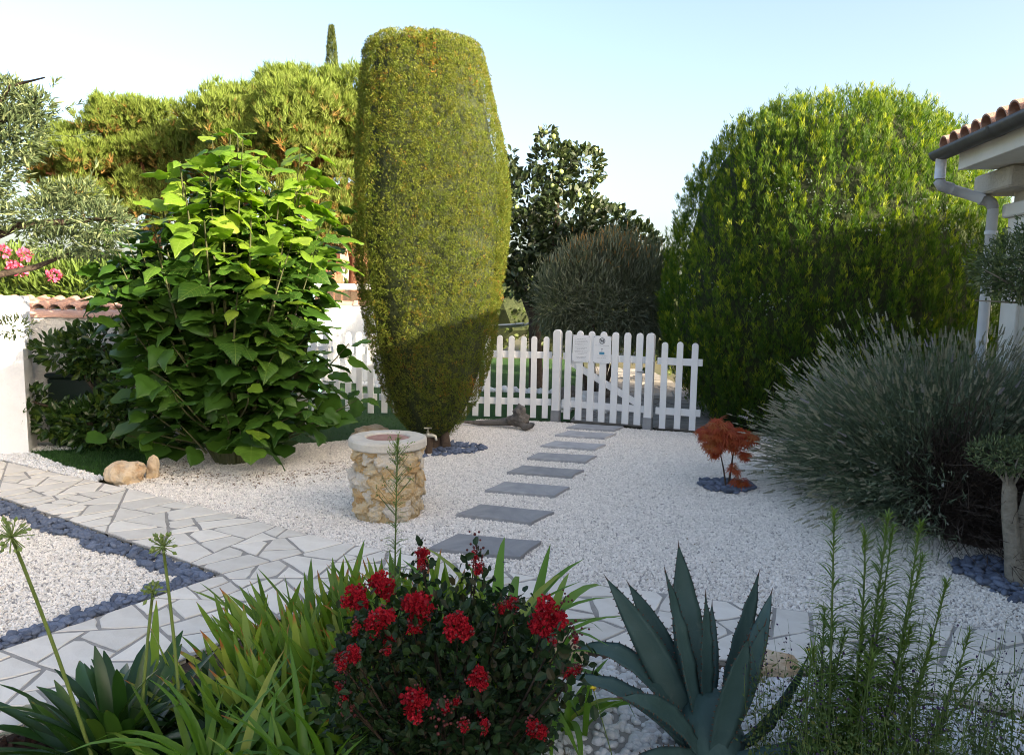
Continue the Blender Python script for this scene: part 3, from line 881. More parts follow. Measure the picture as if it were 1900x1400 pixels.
# neighbour's low tiled roof edge behind the wall
nb = thing('tiled_shed', (-5.5, 9.3, 0), 'low white shed with scalloped roof tiles below the oleander', 'shed')
m = MB(); m.box((-5.6, 9.4, 0.66), (4.2, 0.4, 1.3)); m.build('shed_wall', M['render_w'], nb)
for k in range(22):
    x = -7.6 + k * 0.19
    Rk = np.array([[1, 0, 0], [0, math.cos(.25), -math.sin(.25)], [0, math.sin(.25), math.cos(.25)]])
    place('roof_tile', TILE, nb, m4(Rk, (x, 9.1, 1.3)))
# rear boundary wall, lit by the sun
rw = thing('rear_wall', (-4, 13.2, 0), 'sunlit white boundary wall with clay tile coping behind the swing', 'wall')
m = MB(); m.box((-4.4, 13.2, 0.68), (6.6, 0.22, 1.36)); m.build('wall_panel', M['render_w'], rw)
for k in range(17):
    place('coping_tile', CAPT, rw, m4(np.array([[0, 1, 0], [1, 0, 0], [0, 0, .6]], float) * np.array([1, 1, 1]), (-7.7 + k * 0.38, 13.2, 1.35 + 0.006 * (k % 2))))
# swing frame
sw = thing('swing_frame', (-3.1, 11.4, 0), 'turquoise swing frame with white top beam behind the picket fence', 'swing')
for sx in (-3.05, -1.1):
    for sy in (-0.42, 0.42):
        m = MB(); m.tube([(sx + (0.25 if sx < -2 else -.25) * 0, 11.4 + sy, 0), (sx, 11.4 + sy * 0.08, 1.62)], .042, 8)
        m.build('leg', M['turq'], sw)
m = MB(); m.box((-2.1, 11.4, 1.66), (2.4, 0.09, 0.09), bev=.01); m.build('top_beam', M['white'], sw)
for sx in (-3.05, -1.1):
    m = MB(); m.box((sx, 11.4, 0.55), (0.05, 0.5, 0.07)); m.build('cross_bar', M['turq'], sw)
# hammock
hm = thing('hammock', (-0.3, 13.4, 0), 'white hammock slung between trees behind the fence', 'hammock')
t = np.linspace(-1, 1, 13); V = []
for k in t:
    zc = 1.0 + 0.05 * k * k; w = 0.3
    V += [(-0.55 + k * 0.75, 13.3 + s * w, zc + 0.05 * abs(s)) for s in (-1, -.5, 0, .5, 1)]
V = np.array(V); i = (np.arange(12)[:, None] * 5 + np.arange(4)[None]).ravel()
m = MB(); m.add(V, [np.stack([i, i + 1, i + 6, i + 5], 1)]); m.add(V - (0, 0, .012), [np.stack([i, i + 5, i + 6, i + 1], 1)]); m.build('bed', M['rope'], hm, smooth=True)
m = MB()
for s in np.linspace(-.3, .3, 9):
    m.tube([(0.2, 13.3 + s, 1.06), (0.5, 13.3, 1.22)], .006, 4); m.tube([(-1.3, 13.3 + s, 1.06), (-1.75, 13.3, 1.25)], .006, 4)
m.build('ropes', M['rope'], hm)

# ------------------------------------------------------------------ house at the right
HO = np.array((3.52, 6.5)); HU = nrm(np.array((-0.142, -0.99))); HV = nrm(np.array((0.99, -0.142)))
def H(u, v, z): 
    p = HO + HU * u + HV * v
    return (p[0], p[1], z)
HR = np.array([[HV[0], -HU[0], 0], [HV[1], -HU[1], 0], [0, 0, 1]])    # local x = v, local y = -u
house = thing('house', H(0, 0.7, 0), 'cream stucco house corner with tiled eave, gutter and downpipe', 'house')
def hbox(name, u0, u1, v0, v1, z0, z1, mat, bev=0.0):
    m = MB(); m.box((0, 0, 0), (v1 - v0, u1 - u0, z1 - z0), bev=bev)
    return place(name, m.mesh(name, M[mat]), house, m4(HR, H((u0 + u1) / 2, (v0 + v1) / 2, (z0 + z1) / 2)))
hbox('wall', 0.12, 9.0, 0.58, 8.0, 0, 2.66, 'stucco')
hbox('corner_pilaster', 0.1, 0.36, 0.555, 0.8, 0, 2.3, 'trim', 0.006)
hbox('ledge', 0.06, 9.0, 0.52, 0.8, 2.3, 2.41, 'trim', 0.01)
hbox('beam_end', -0.12, 0.5, 0.36, 1.2, 2.5, 2.664, 'stucco', 0.015)
hbox('fascia', 0.2, 9.0, 0.1, 0.14, 2.668, 2.8, 'fascia', 0.004)
hbox('soffit', 0.2, 9.0, 0.14, 0.9, 2.672, 2.69, 'fascia')
# gutter: half-round channel
a = np.linspace(PI, 2 * PI, 9); gv, gq = [], []
for u in (-0.02, 9.0):
    for (rr) in (0.075, 0.068):
        gv += [H(u, 0.02 + math.cos(t) * rr, 2.845 + math.sin(t) * rr) for t in a]
n = 9
for k in range(8):
    gq += [[k, k + 1, 18 + k + 1, 18 + k], [9 + k + 1, 9 + k, 27 + k, 27 + k + 1]]
gq += [[0, 18, 27, 9], [8, 17, 35, 26]]
m = MB(); m.add(gv, [np.array(gq)]); m.add(gv[:9], [np.arange(9)[None]])
for u in (1.0, 2.6): m.add([H(u, 0.02 + math.cos(t) * 0.079, 2.845 + math.sin(t) * 0.079) for t in a] + [H(u + .035, 0.02 + math.cos(t) * 0.079, 2.845 + math.sin(t) * 0.079) for t in a],
                           [np.array([[k, k + 1, 9 + k + 1, 9 + k] for k in range(8)])])
m.build('gutter', M['gutter'], house, smooth=True)
dp = None
m = MB(); m.tube([H(0.06, 0.02, 2.79), H(0.06, 0.02, 2.62)], .042, 14); m.tube([H(.06, .09, 2.545), H(.03, .4, 2.455)], .042, 14)
m.tube([H(.03, .465, 2.38), H(.03, .465, 0.02)], .042, 14)
dp = m.build('downpipe', M['pipe'], house, smooth=True)
m = MB(); m.tube([H(0.06, 0.02, 2.65), H(0.06, 0.02, 2.6), H(.06, .04, 2.565), H(.06, .09, 2.548), H(.058, .12, 2.54)], .047, 14)
m.tube([H(.03, .36, 2.46), H(.03, .41, 2.45), H(.03, .445, 2.43), H(.03, .465, 2.39), H(.03, .465, 2.34)], .047, 14)
e = m.build('pipe_elbow', M['pipe_grey'], house, smooth=True); e.parent = dp
m = MB(); m.tube([H(.03, .465, 2.2), H(.03, .465, 2.17)], .05, 14); m.tube([H(.03, .465, 1.3), H(.03, .465, 1.27)], .05, 14)
e = m.build('pipe_clip', M['pipe'], house); e.parent = dp
# roof deck and tiles
SL = 0.23
m = MB(); dk = []
for z_ in (0, 0.05):
    dk += [H(0.02, 0.06, 2.80 + z_), H(9, 0.06, 2.80 + z_), H(9, 4.4, 2.80 + z_ + 4.34 * SL), H(0.02, 4.4, 2.80 + z_ + 4.34 * SL)]
m.add(dk, [np.array([[0, 1, 2, 3], [7, 6, 5, 4], [0, 4, 5, 1], [1, 5, 6, 2], [2, 6, 7, 3], [3, 7, 4, 0]])])
dk = []
for z_ in (0, 0.05):
    dk += [H(0.02, 4.41, 2.80 + z_ + 4.34 * SL), H(9, 4.41, 2.80 + z_ + 4.34 * SL), H(9, 8.8, 2.80 + z_), H(0.02, 8.8, 2.80 + z_)]
m.add(dk, [np.array([[0, 1, 2, 3], [7, 6, 5, 4], [0, 4, 5, 1], [1, 5, 6, 2], [2, 6, 7, 3], [3, 7, 4, 0]])])
m.add([H(0.14, 0.75, 2.66), H(0.14, 7.9, 2.66), H(0.14, 4.4, 2.8 + 4.2 * SL), H(0.3, 0.75, 2.66), H(0.3, 7.9, 2.66), H(0.3, 4.4, 2.8 + 4.2 * SL)],
      [np.array([[0, 1, 2], [5, 4, 3]]), np.array([[0, 2, 5, 3], [1, 4, 5, 2]])])
roof = m.build('roof', M['tile'], house)
s = math.atan(SL)
for k in range(22):
    for c in range(4):
        y3 = np.array([HV[0] * math.cos(s), HV[1] * math.cos(s), math.sin(s)]); z3 = np.array([-HV[0] * math.sin(s), -HV[1] * math.sin(s), math.cos(s)])
        x3 = np.cross(y3, z3)
        u, v = 0.13 + k * 0.19, 0.0 + c * 0.37
        o = place('roof_tile', TILE, house, m4(np.stack([x3, y3, z3], 1), H(u + rng.normal() * .006, v + rng.normal() * .006, 2.862 + v * SL + 0.012)))
        o.parent = roof
# unseen taller block added to the house, sized to throw shade on the garden
hbox('shade_block_wall', 5.4, 12.0, 1.2, 3.9, 2.6, 4.35, 'stucco')
m = MB(); dk = []
for z_ in (0, 0.08):
    dk += [H(5.0, 0.8, 4.35 + z_), H(12.4, 0.8, 4.35 + z_), H(12.4, 4.3, 4.35 + z_), H(5.0, 4.3, 4.35 + z_), H(6.6, 2.55, 4.9 + z_), H(10.8, 2.55, 4.9 + z_)]
m.add(dk, [np.array([[6, 7, 11, 10], [8, 9, 10, 11], [0, 3, 2, 1]]), np.array([[9, 6, 10], [7, 8, 11]]), np.array([[0, 1, 7, 6], [1, 2, 8, 7], [2, 3, 9, 8], [3, 0, 6, 9]])])
m.build('shade_block_roof', M['tile'], house)

# ================================================================== PLANTS
G = {}
G['topi'] = leafm('cypress_leaf', [(0.0, (0.34, 0.13, 0.03)), (0.13, (0.22, 0.15, 0.03)), (0.3, (0.13, 0.175, 0.026)), (0.6, (0.085, 0.16, 0.021)), (1, (0.042, 0.105, 0.016))], trans=0.25, rough=0.6, spec=0.2)
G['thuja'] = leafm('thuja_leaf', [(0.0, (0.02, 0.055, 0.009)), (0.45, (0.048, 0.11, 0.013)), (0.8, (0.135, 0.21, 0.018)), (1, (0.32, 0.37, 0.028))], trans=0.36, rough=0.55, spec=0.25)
G['pine'] = leafm('pine_needle', [(0.0, (0.3, 0.15, 0.05)), (0.25, (0.22, 0.17, 0.05)), (0.42, (0.085, 0.15, 0.03)), (1, (0.135, 0.23, 0.042))], trans=0.3, rough=0.6, spec=0.2)
G['dark'] = leafm('dark_leaf', [(0.0, (0.02, 0.035, 0.012)), (0.7, (0.045, 0.07, 0.025)), (1, (0.1, 0.12, 0.06))], trans=0.15, rough=0.35, spec=0.5)
G['olive'] = leafm('olive_leaf', [(0.0, (0.05, 0.08, 0.035)), (0.7, (0.11, 0.15, 0.065)), (1, (0.29, 0.33, 0.16))], trans=0.15, rough=0.6, spec=0.25, tcol=(1.2, 1.3, 0.7))
G['oleander'] = leafm('oleander_leaf', [(0.0, (0.07, 0.12, 0.025)), (1, (0.17, 0.25, 0.05))], trans=0.3)
G['pink'] = leafm('pink_petal', [(0.0, (0.6, 0.08, 0.17)), (1, (0.75, 0.2, 0.3))], trans=0.3, tcol=(1.2, 0.8, 0.9))
G['laurel'] = leafm('laurel_leaf', [(0.0, (0.016, 0.042, 0.009)), (0.7, (0.034, 0.08, 0.014)), (1, (0.09, 0.14, 0.022))], trans=0.15, rough=0.32, spec=0.5)
G['catalpa'] = leafm('catalpa_leaf', [(0.0, (0.026, 0.075, 0.011)), (0.6, (0.045, 0.115, 0.014)), (1, (0.11, 0.21, 0.022))], 'obj', trans=0.3, rough=0.45, spec=0.3, veins=0.3)  # lower crown; its shade is partly put into this darker green
G['catalpa3'] = leafm('young_lit_catalpa_leaf', [(0.0, (0.1, 0.2, 0.02)), (0.6, (0.16, 0.27, 0.025)), (1, (0.25, 0.35, 0.04))], 'obj', trans=0.45, rough=0.45, spec=0.3, veins=0.3)  # paler upper-crown copy: young growth, plus sunlight put into the colour
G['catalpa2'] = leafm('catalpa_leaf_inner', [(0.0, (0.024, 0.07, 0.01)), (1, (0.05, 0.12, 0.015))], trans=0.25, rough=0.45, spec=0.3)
G['weep'] = leafm('grey_leaf', [(0.0, (0.085, 0.105, 0.065)), (0.7, (0.18, 0.2, 0.135)), (0.9, (0.28, 0.29, 0.21)), (0.93, (0.36, 0.18, 0.06)), (1, (0.42, 0.26, 0.1))], trans=0.2, rough=0.5)
G['hedge'] = leafm('hedge_leaf', [(0.0, (0.03, 0.05, 0.012)), (1, (0.1, 0.13, 0.03))], trans=0.2)
G['fruit'] = surf('fruit', (0.25, 0.34, 0.1), (0.36, 0.42, 0.16), 5, 0.5)
G['lav'] = leafm('lavender_leaf', [(0.0, (0.085, 0.12, 0.08)), (1, (0.21, 0.26, 0.175))], trans=0.12, rough=0.7, spec=0.2)
G['lavspike'] = leafm('lavender_spike', [(0.0, (0.23, 0.225, 0.175)), (0.9, (0.44, 0.43, 0.35)), (1, (0.32, 0.29, 0.4))], trans=0.12, rough=0.8, spec=0.15)
G['deadtwig'] = leafm('dead_twig', [(0.0, (0.04, 0.028, 0.022)), (0.8, (0.085, 0.065, 0.053)), (1, (0.16, 0.135, 0.115))], trans=0.0, rough=0.9, spec=0.1)
G['maple'] = leafm('maple_leaf', [(0.0, (0.32, 0.045, 0.02)), (0.5, (0.42, 0.09, 0.025)), (1, (0.38, 0.16, 0.04))], trans=0.3, tcol=(1.3, 1.0, 0.6))
def agave_mat():
    t = NT('agave_leaf')
    n1 = t.noise(2.4, 4, 0.6); n2 = t.noise(22, 5, 0.7)
    col = t.ramp(n1, [(0.3, (0.03, 0.066, 0.06)), (0.55, (0.05, 0.098, 0.092)), (0.75, (0.085, 0.14, 0.135))])
    col = t.mix(t.ramp(n2, [(0.6, (0, 0, 0)), (0.78, (0.55, 0.55, 0.55))]), col, (0.13, 0.17, 0.15))
    p = t.n('BsdfPrincipled', Roughness=0.55); t.l(col, p.inputs['Base Color']); p.inputs['Specular IOR Level'].default_value = 0.25
    b = t.n('Bump', Strength=0.25, Distance=0.01); t.l(t.noise(34, 4), b.inputs['Height']); t.l(b.outputs[0], p.inputs['Normal'])
    t.l(p.outputs[0], t.out.inputs[0])
    return t.m
G['agave'] = agave_mat()
G['agave_tooth'] = surf('agave_tooth', (0.05, 0.025, 0.015), (0.09, 0.05, 0.03), 10, 0.5)
G['agap'] = leafm('agapanthus_leaf', [(0.0, (0.014, 0.045, 0.01)), (0.8, (0.027, 0.08, 0.015)), (1, (0.065, 0.135, 0.022))], 'obj', trans=0.2, rough=0.35, spec=0.45, tip=(1.12, 1.2, (0.3, 0.16, 0.04)))
G['iris'] = leafm('iris_leaf', [(0.0, (0.08, 0.16, 0.022)), (0.55, (0.16, 0.26, 0.035)), (1, (0.33, 0.37, 0.07))], 'obj', trans=0.35, rough=0.45, tip=(1.04, 1.09, (0.34, 0.12, 0.04)))
G['daylily'] = leafm('daylily_leaf', [(0.0, (0.07, 0.17, 0.02)), (0.8, (0.13, 0.26, 0.03)), (1, (0.28, 0.31, 0.06))], 'obj', trans=0.35, rough=0.4, tip=(1.1, 1.17, (0.36, 0.2, 0.06)))
G['deadleaf'] = leafm('dry_leaf', [(0.0, (0.2, 0.08, 0.03)), (1, (0.4, 0.24, 0.1))], 'obj', trans=0.3, rough=0.8, tcol=(1.2, 1, .7))
G['myrtle'] = leafm('myrtle_leaf', [(0.0, (0.01, 0.026, 0.009)), (0.8, (0.02, 0.046, 0.014)), (1, (0.045, 0.035, 0.018))], trans=0.15, rough=0.5, spec=0.22)
G['red'] = leafm('red_petal', [(0.0, (0.24, 0.005, 0.012)), (0.7, (0.42, 0.01, 0.024)), (1, (0.55, 0.022, 0.04))], trans=0.25, rough=0.6, spec=0.2, tcol=(1.2, 0.7, 0.7))
G['bud'] = surf('bud', (0.06, 0.015, 0.015), (0.14, 0.03, 0.03), 30, 0.5)
G['weed'] = leafm('fleabane_leaf', [(0.0, (0.06, 0.12, 0.025)), (0.7, (0.12, 0.2, 0.04)), (1, (0.18, 0.27, 0.06))], trans=0.3, rough=0.6)
G['salvia'] = leafm('salvia_leaf', [(0.0, (0.05, 0.09, 0.025)), (0.75, (0.1, 0.16, 0.045)), (1, (0.19, 0.19, 0.05))], trans=0.25, rough=0.6)
G['purple'] = surf('purple_flower', (0.018, 0.01, 0.035), (0.05, 0.02, 0.08), 30, 0.6)
G['yellow'] = surf('yellow_flower', (0.6, 0.45, 0.02), (0.7, 0.55, 0.04), 30, 0.6)
G['stalk'] = surf('green_stalk', (0.12, 0.18, 0.05), (0.18, 0.25, 0.07), 10, 0.6)
G['stem'] = surf('green_stem', (0.07, 0.12, 0.03), (0.12, 0.17, 0.05), 10, 0.6)
G['berry'] = surf('pale_cone', (0.14, 0.19, 0.15), (0.24, 0.29, 0.24), 20, 0.7)
G['core'] = surf('inner_twigs', (0.018, 0.028, 0.01), (0.04, 0.05, 0.02), 18, 0.95, 0.8, 30)

# ---- tall clipped cypress
def prof_at(prof, z):
    p = np.array(prof); return np.interp(z, p[:, 0], p[:, 1])
TP = [(0.12, .2), (0.2, .28), (0.35, .4), (0.55, .51), (0.8, .605), (1.06, .675), (1.4, .745), (1.74, .795), (2.1, .825), (2.45, .83), (2.9, .805), (3.2, .765), (3.5, .715), (3.75, .675), (3.9, .64), (3.98, .59), (4.03, .5), (4.07, .33), (4.09, .08)]
tc = np.array((-0.835, 7.75))
def topi_shape(th, z):
    sq = 1 + 0.045 * np.cos(4 * (th - rad(-128))) * np.clip((z - 0.4) / 1.2, 0, 1) - 0.012
    P = np.stack([np.cos(th) * 2, np.sin(th) * 2, z], -1)
    return prof_at(TP, z) * sq * (1 + 0.018 * noise3(P, 1.3, 3)), tc[0] - np.clip(z - 2.6, 0, 2) * 0.06
top = thing('clipped_cypress', (*tc, 0), 'tall clipped cypress topiary shaped like an urn in the gravel', 'topiary')
zs = np.linspace(0.15, 4.05, 46); th = np.arange(64) * 2 * PI / 64
Z, TH = np.meshgrid(zs, th, indexing='ij')
Rr, cx = topi_shape(TH, Z); Rr = Rr * 0.85 - 0.02
V = np.stack([cx + Rr * np.cos(TH), tc[1] + Rr * np.sin(TH), Z - 0.02], -1)
i = np.arange(45)[:, None] * 64; j = np.arange(64)[None]; j2 = (j + 1) % 64
m = MB(); m.add(V.reshape(-1, 3), [np.stack([i + j, i + j2, i + 64 + j2, i + 64 + j], -1).reshape(-1, 4), np.arange(64)[::-1][None], (np.arange(64) + 45 * 64)[None]])
m.build('inner_twigs', G['core'], top)
NT_, KT = 30000, 8
N = NT_ * KT
zc = np.linspace(0.12, 4.09, 800); w = prof_at(TP, zc) * np.sqrt(1 + np.gradient(prof_at(TP, zc), zc) ** 2); cdf = np.cumsum(w); cdf /= cdf[-1]
z = np.repeat(np.interp(rng.random(NT_), cdf, zc), KT); th = np.repeat(rng.random(NT_) * 2 * PI, KT)
z = np.clip(z + rng.normal(size=N) * .015, .12, 4.09); th = th + rng.normal(size=N) * .015 / np.maximum(prof_at(TP, z), .1)
rr, cx = topi_shape(th, z)
dr = np.gradient(prof_at(TP, zc), zc); nz = -np.interp(z, zc, dr)
Nn = nrm(np.stack([np.cos(th), np.sin(th), nz], -1))
hole = noise3(np.stack([np.cos(th) * .8, np.sin(th) * .8, z * .45], -1), 9.0, 14)
big = noise3(np.stack([np.cos(th) * .8, np.sin(th) * .8, z * .8], -1), 4.5, 16)
dep = 0.014 + rng.normal(size=N) * .006 - 0.095 * np.repeat(rng.random(NT_) ** 2.0, KT) + 0.018 * big - 0.11 * np.clip(hole - 0.4, 0, 1)
P = np.stack([cx + rr * np.cos(th), tc[1] + rr * np.sin(th), z], -1) + Nn * (dep - 0.03)[:, None]
keep = ~((hole > .6) & (rng.random(N) < 0.6)) & ~((np.sin(th) > .3) & (rng.random(N) < .65))
brown = noise3(P, 2.6, 31) + 0.5 * noise3(P, 7, 32)
av = np.clip(0.63 + 0.13 * big + np.repeat(rng.normal(size=NT_) * 0.17, KT) + rng.normal(size=N) * 0.09 - 0.42 * np.clip(brown - 0.45, 0, 1.2), 0, 1)
d = Nn * 0.6 + np.array([0, 0, 1.0]) + np.repeat(rng.normal(size=(NT_, 3)) * .2, KT, 0) + rng.normal(size=(N, 3)) * 0.2
P, d, Nn, av = P[keep], d[keep], Nn[keep], av[keep]
m = MB(); sp = [spray(2, 1, 0.35, 0.085), spray(2, 2, 0.3, 0.08), spray(2, 3, 0.25, 0.09)]
pick = rng.integers(3, size=len(P))
for k in range(3):
    s = pick == k; m.inst(sp[k], frames(d[s], Nn[s] + rng.normal(size=(s.sum(), 3)) * .5, rng.uniform(.02, .05, s.sum())), P[s], av[s])
tag(m.build('foliage', G['topi'], top), kind='stuff')
m = MB(); m.tube([(tc[0] + .06, tc[1] - .05, -.02), (tc[0] + .05, tc[1] - .03, .15), (tc[0], tc[1], .5)], [.11, .09, .06], 10); m.build('trunk', M['bark'], top, smooth=True)
for (dx, r_) in ((-.13, .05), (.17, .06)):
    m = MB(); m.tube([(tc[0] + dx, tc[1] - .12, -.02), (tc[0] + dx * .9, tc[1] - .1, .14), (tc[0] + dx * .6, tc[1], .4)], [r_, r_ * .8, r_ * .6], 8); m.build('trunk', M['bark'], top, smooth=True)

# ---- big round conifer
hc = np.array((4.02, 9.85))
TH_P = [(0.0, 1.5), (0.3, 1.72), (0.7, 1.95), (1.2, 2.1), (1.7, 2.1), (2.2, 2.0), (2.7, 1.86), (3.1, 1.69), (3.4, 1.5), (3.65, 1.28), (3.84, 1.0), (3.94, .68), (3.99, .25)]
tj = thing('round_conifer', (*hc, 0), 'big dome shaped green conifer beside the house', 'conifer')
m = MB(); m.lathe([(prof_at(TH_P, z) * .89 - .02, z) for z in np.linspace(.02, 3.7, 24)], (*hc, 0), 40); m.build('inner_twigs', G['core'], tj)
zc = np.linspace(0, 3.98, 500); pr_ = prof_at(TH_P, zc); dr = np.gradient(pr_, zc); cdf = np.cumsum(pr_ * np.sqrt(1 + dr ** 2)); cdf /= cdf[-1]
NC, K = 4700, 15
th = rng.random(NC) * 2 * PI
back = (np.sin(th) > 0.45) & (rng.random(NC) < 0.6)
th = np.where(back, -th, th)
z = np.interp(rng.random(NC), cdf, zc); rr = prof_at(TH_P, z)
Nn = nrm(np.stack([np.cos(th), np.sin(th), -np.interp(z, zc, dr)], -1))
P0 = np.stack([np.cos(th) * rr, np.sin(th) * rr, z], -1)
lump_ = noise3(P0, 2.2, 41)
C = P0 + np.r_[hc, 0] + Nn * (0.04 * lump_ - 0.11 + rng.normal(size=NC) * 0.035)[:, None] - np.array([0, 0, .1])
axis = nrm(Nn * 0.22 + np.array([0, 0, 1.0]) + rng.normal(size=(NC, 3)) * 0.07)
hgt = rng.uniform(.24, .36, NC); wid = rng.uniform(.035, .065, NC); tone = rng.normal(size=NC) * .16
u = rng.random((NC, K)) ** .8
off = nrm(rng.normal(size=(NC, K, 3)) + Nn[:, None] * .5) * (wid[:, None] * np.interp(u, [0, .35, 1], [.75, 1, .08]))[..., None]
P = (C[:, None] + axis[:, None] * (u * hgt[:, None])[..., None] + off).reshape(-1, 3)
d = (axis[:, None] * 1.0 + off / wid[:, None, None] * .24 + rng.normal(size=off.shape) * .09).reshape(-1, 3)
nn = (off / wid[:, None, None] + rng.normal(size=off.shape) * .4).reshape(-1, 3)
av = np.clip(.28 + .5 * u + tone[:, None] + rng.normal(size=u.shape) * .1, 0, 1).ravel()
m = MB(); SP = [spray(5, 10 + k, 0.34, 0.034, 0.25) for k in range(5)]
pick = rng.integers(5, size=len(P))
for k in range(5):
    s = pick == k; n = s.sum(); sz = rng.uniform(.07, .125, n)
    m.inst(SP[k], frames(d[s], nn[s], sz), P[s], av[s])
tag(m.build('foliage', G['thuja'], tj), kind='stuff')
N = 900
th = rng.uniform(-PI, 0, N); z = rng.uniform(.5, 3.3, N); rr = prof_at(TH_P, z); P = np.stack([np.cos(th) * rr, np.sin(th) * rr, z], -1)
cl = noise3(P, 3.0, 47) > 0.55; P = P[cl] + np.r_[hc, 0]
P = np.repeat(P, 3, 0) + rng.normal(size=(len(P) * 3, 3)) * 0.04
OCT = tri([[1, 0, 0], [-1, 0, 0], [0, 1, 0], [0, -1, 0], [0, 0, 1], [0, 0, -1]], [[0, 2, 4], [2, 1, 4], [1, 3, 4], [3, 0, 4], [2, 0, 5], [1, 2, 5], [3, 1, 5], [0, 3, 5]])
m = MB(); m.inst(OCT, np.eye(3)[None] * rng.uniform(.006, .012, len(P))[:, None, None], P); tag(m.build('seed_cones', G['berry'], tj), kind='stuff')
m = MB(); m.tube([(*hc, -.02), (*hc, 1.2)], [.18, .12], 10); m.build('trunk', M['bark'], tj)

# ---- stone pines behind
def pine(base, trunk, clumps, label, seed, extra_trunk=None):
    r = np.random.default_rng(seed)
    t = thing('stone_pine', base, label, 'pine tree', 'pines beyond the garden')
    m = MB(); m.tube(trunk, np.linspace(.42, .2, len(trunk)), 12); m.build('trunk', M['pinebark'], t, smooth=True)
    if extra_trunk is not None:
        m = MB(); m.tube(extra_trunk, np.linspace(.34, .18, len(extra_trunk)), 12); m.build('trunk', M['pinebark'], t, smooth=True)
    m = MB(); top_ = np.array(trunk[-1])
    for (c, rd) in clumps[::2]:
        c = np.array(c); mid = (top_ + c) / 2 - np.array([0, 0, .3]); m.tube([top_, mid, c - (0, 0, .3)], [.16, .1, .04], 6)
    m.build('limbs', M['pinebark'], t)
    m = MB(); TF = [tuft(8, 70 + k, 0.42) for k in range(4)]
    for (c, rd) in clumps:
        c = np.array(c, float)
        # small tuft balls over the clump
        n = int(46 * rd * rd) + 16
        dd = nrm(r.normal(size=(n, 3)) + np.array([0, -.25, .35])); B = c + dd * np.array([rd, rd, rd * .72]) * r.uniform(.75, 1.05, (n, 1))
        k = 17
        d2 = nrm(r.normal(size=(n, k, 3)) + np.array([0, 0, .25])); P = (B[:, None] + d2 * 0.24 * r.uniform(.5, 1, (n, k, 1))).reshape(-1, 3); D = d2.reshape(-1, 3)
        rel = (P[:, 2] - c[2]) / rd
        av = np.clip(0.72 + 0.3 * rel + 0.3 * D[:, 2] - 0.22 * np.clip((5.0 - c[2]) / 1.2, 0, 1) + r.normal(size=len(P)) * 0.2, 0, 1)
        d = nrm(D * 0.45 + np.array([0, 0, .9]) + r.normal(size=(len(P), 3)) * .22)
        q = r.integers(4, size=len(P))
        for z_ in range(4):
            s = q == z_; m.inst(TF[z_], frames(d[s], r.normal(size=(s.sum(), 3)), r.uniform(.17, .28, s.sum())), P[s], av[s])
    tag(m.build('crown', G['pine'], t), kind='stuff')
r = np.random.default_rng(51)
def clumps(cx, cy, cz, rx, ry, rz, n, r, rr=(0.8, 1.25)):
    out = []
    for k in range(n):
        a = r.uniform(0, 2 * PI); u = math.sqrt(r.random()); h = math.sqrt(max(0, 1 - u * u)) * r.uniform(-.25, 1)
        out.append(((cx + math.cos(a) * u * rx, cy + math.sin(a) * u * ry, cz + h * rz), r.uniform(*rr)))
    return out
pine((-10.6, 22, 0), [(-10.6, 22, 0), (-10.5, 22, 2), (-10.3, 22, 4.2)],
     clumps(-11.0, 22, 4.85, 2.15, 2.0, 1.35, 52, r, (.35, .75)) + [((-12.9, 21.4, 4.6), .55), ((-9.3, 21.2, 5.1), .7), ((-11.6, 20.6, 4.2), .6), ((-10.1, 20.6, 4.1), .6), ((-9.0, 21, 4.0), .7), ((-12.2, 21, 3.9), .6), ((-10.8, 20.5, 3.6), .6), ((-8.4, 21, 4.7), .7), ((-8.7, 20.8, 5.5), .65), ((-9.5, 20.8, 5.9), .6), ((-8.0, 20.6, 5.3), .6), ((-9.0, 20.6, 5.0), .6), ((-10.2, 20.7, 6.1), .5), ((-9.6, 20.4, 3.4), .6)],
     'broad stone pine standing behind the olive branches', 5)
pine((-4.75, 20, 0), [(-4.75, 20, 0), (-4.8, 20, 1.6), (-5.0, 20, 3.6), (-5.1, 20, 4.8)],
     clumps(-5.6, 20, 5.2, 2.5, 2.0, 1.55, 60, r, (.35, .8)) + [((-4.3, 18.9, 4.2), .6), ((-3.7, 19.2, 3.6), .6), ((-4.6, 19.0, 3.0), .45), ((-7.2, 19.2, 4.6), .7), ((-4.0, 19.3, 6.4), .8), ((-3.6, 19.2, 5.2), .7), ((-4.2, 18.9, 3.5), .5), ((-3.9, 18.9, 2.75), .4), ((-6.0, 18.8, 4.1), .7), ((-5.2, 18.6, 3.7), .6), ((-7.0, 18.9, 3.8), .6)],
     'tall stone pine with reddish trunk rising behind the clipped cypress', 6, [(-4.2, 20.4, 0), (-4.15, 20.4, 2.4), (-4.5, 20.3, 4.4)])
# ---- far cypress spire
cy = thing('cypress_tree', (-7.6, 32, 0), 'slender dark cypress spire rising above the pines', 'cypress')
m = MB(); m.tube([(-7.6, 32, 0), (-7.6, 32, 6)], [.2, .1], 8); m.build('trunk', M['bark'], cy)
N = 5200; z = 2 + 10.2 * rng.random(N) ** 0.55; rr = np.interp(z, [2, 5, 8, 10.2, 11.4, 12.3], [.6, .6, .45, .27, .16, .02]) * rng.uniform(.6, 1.05, N); th = rng.random(N) * 2 * PI
P = np.stack([-7.6 + rr * np.cos(th), 32 + rr * np.sin(th), z], -1); D = np.stack([np.cos(th), np.sin(th), np.full(N, 2.2)], -1)
m = MB(); m.inst(SP[0], frames(D + rng.normal(size=(N, 3)) * .3, rng.normal(size=(N, 3)), rng.uniform(.14, .26, N)), P); tag(m.build('crown', G['hedge'], cy), kind='stuff')

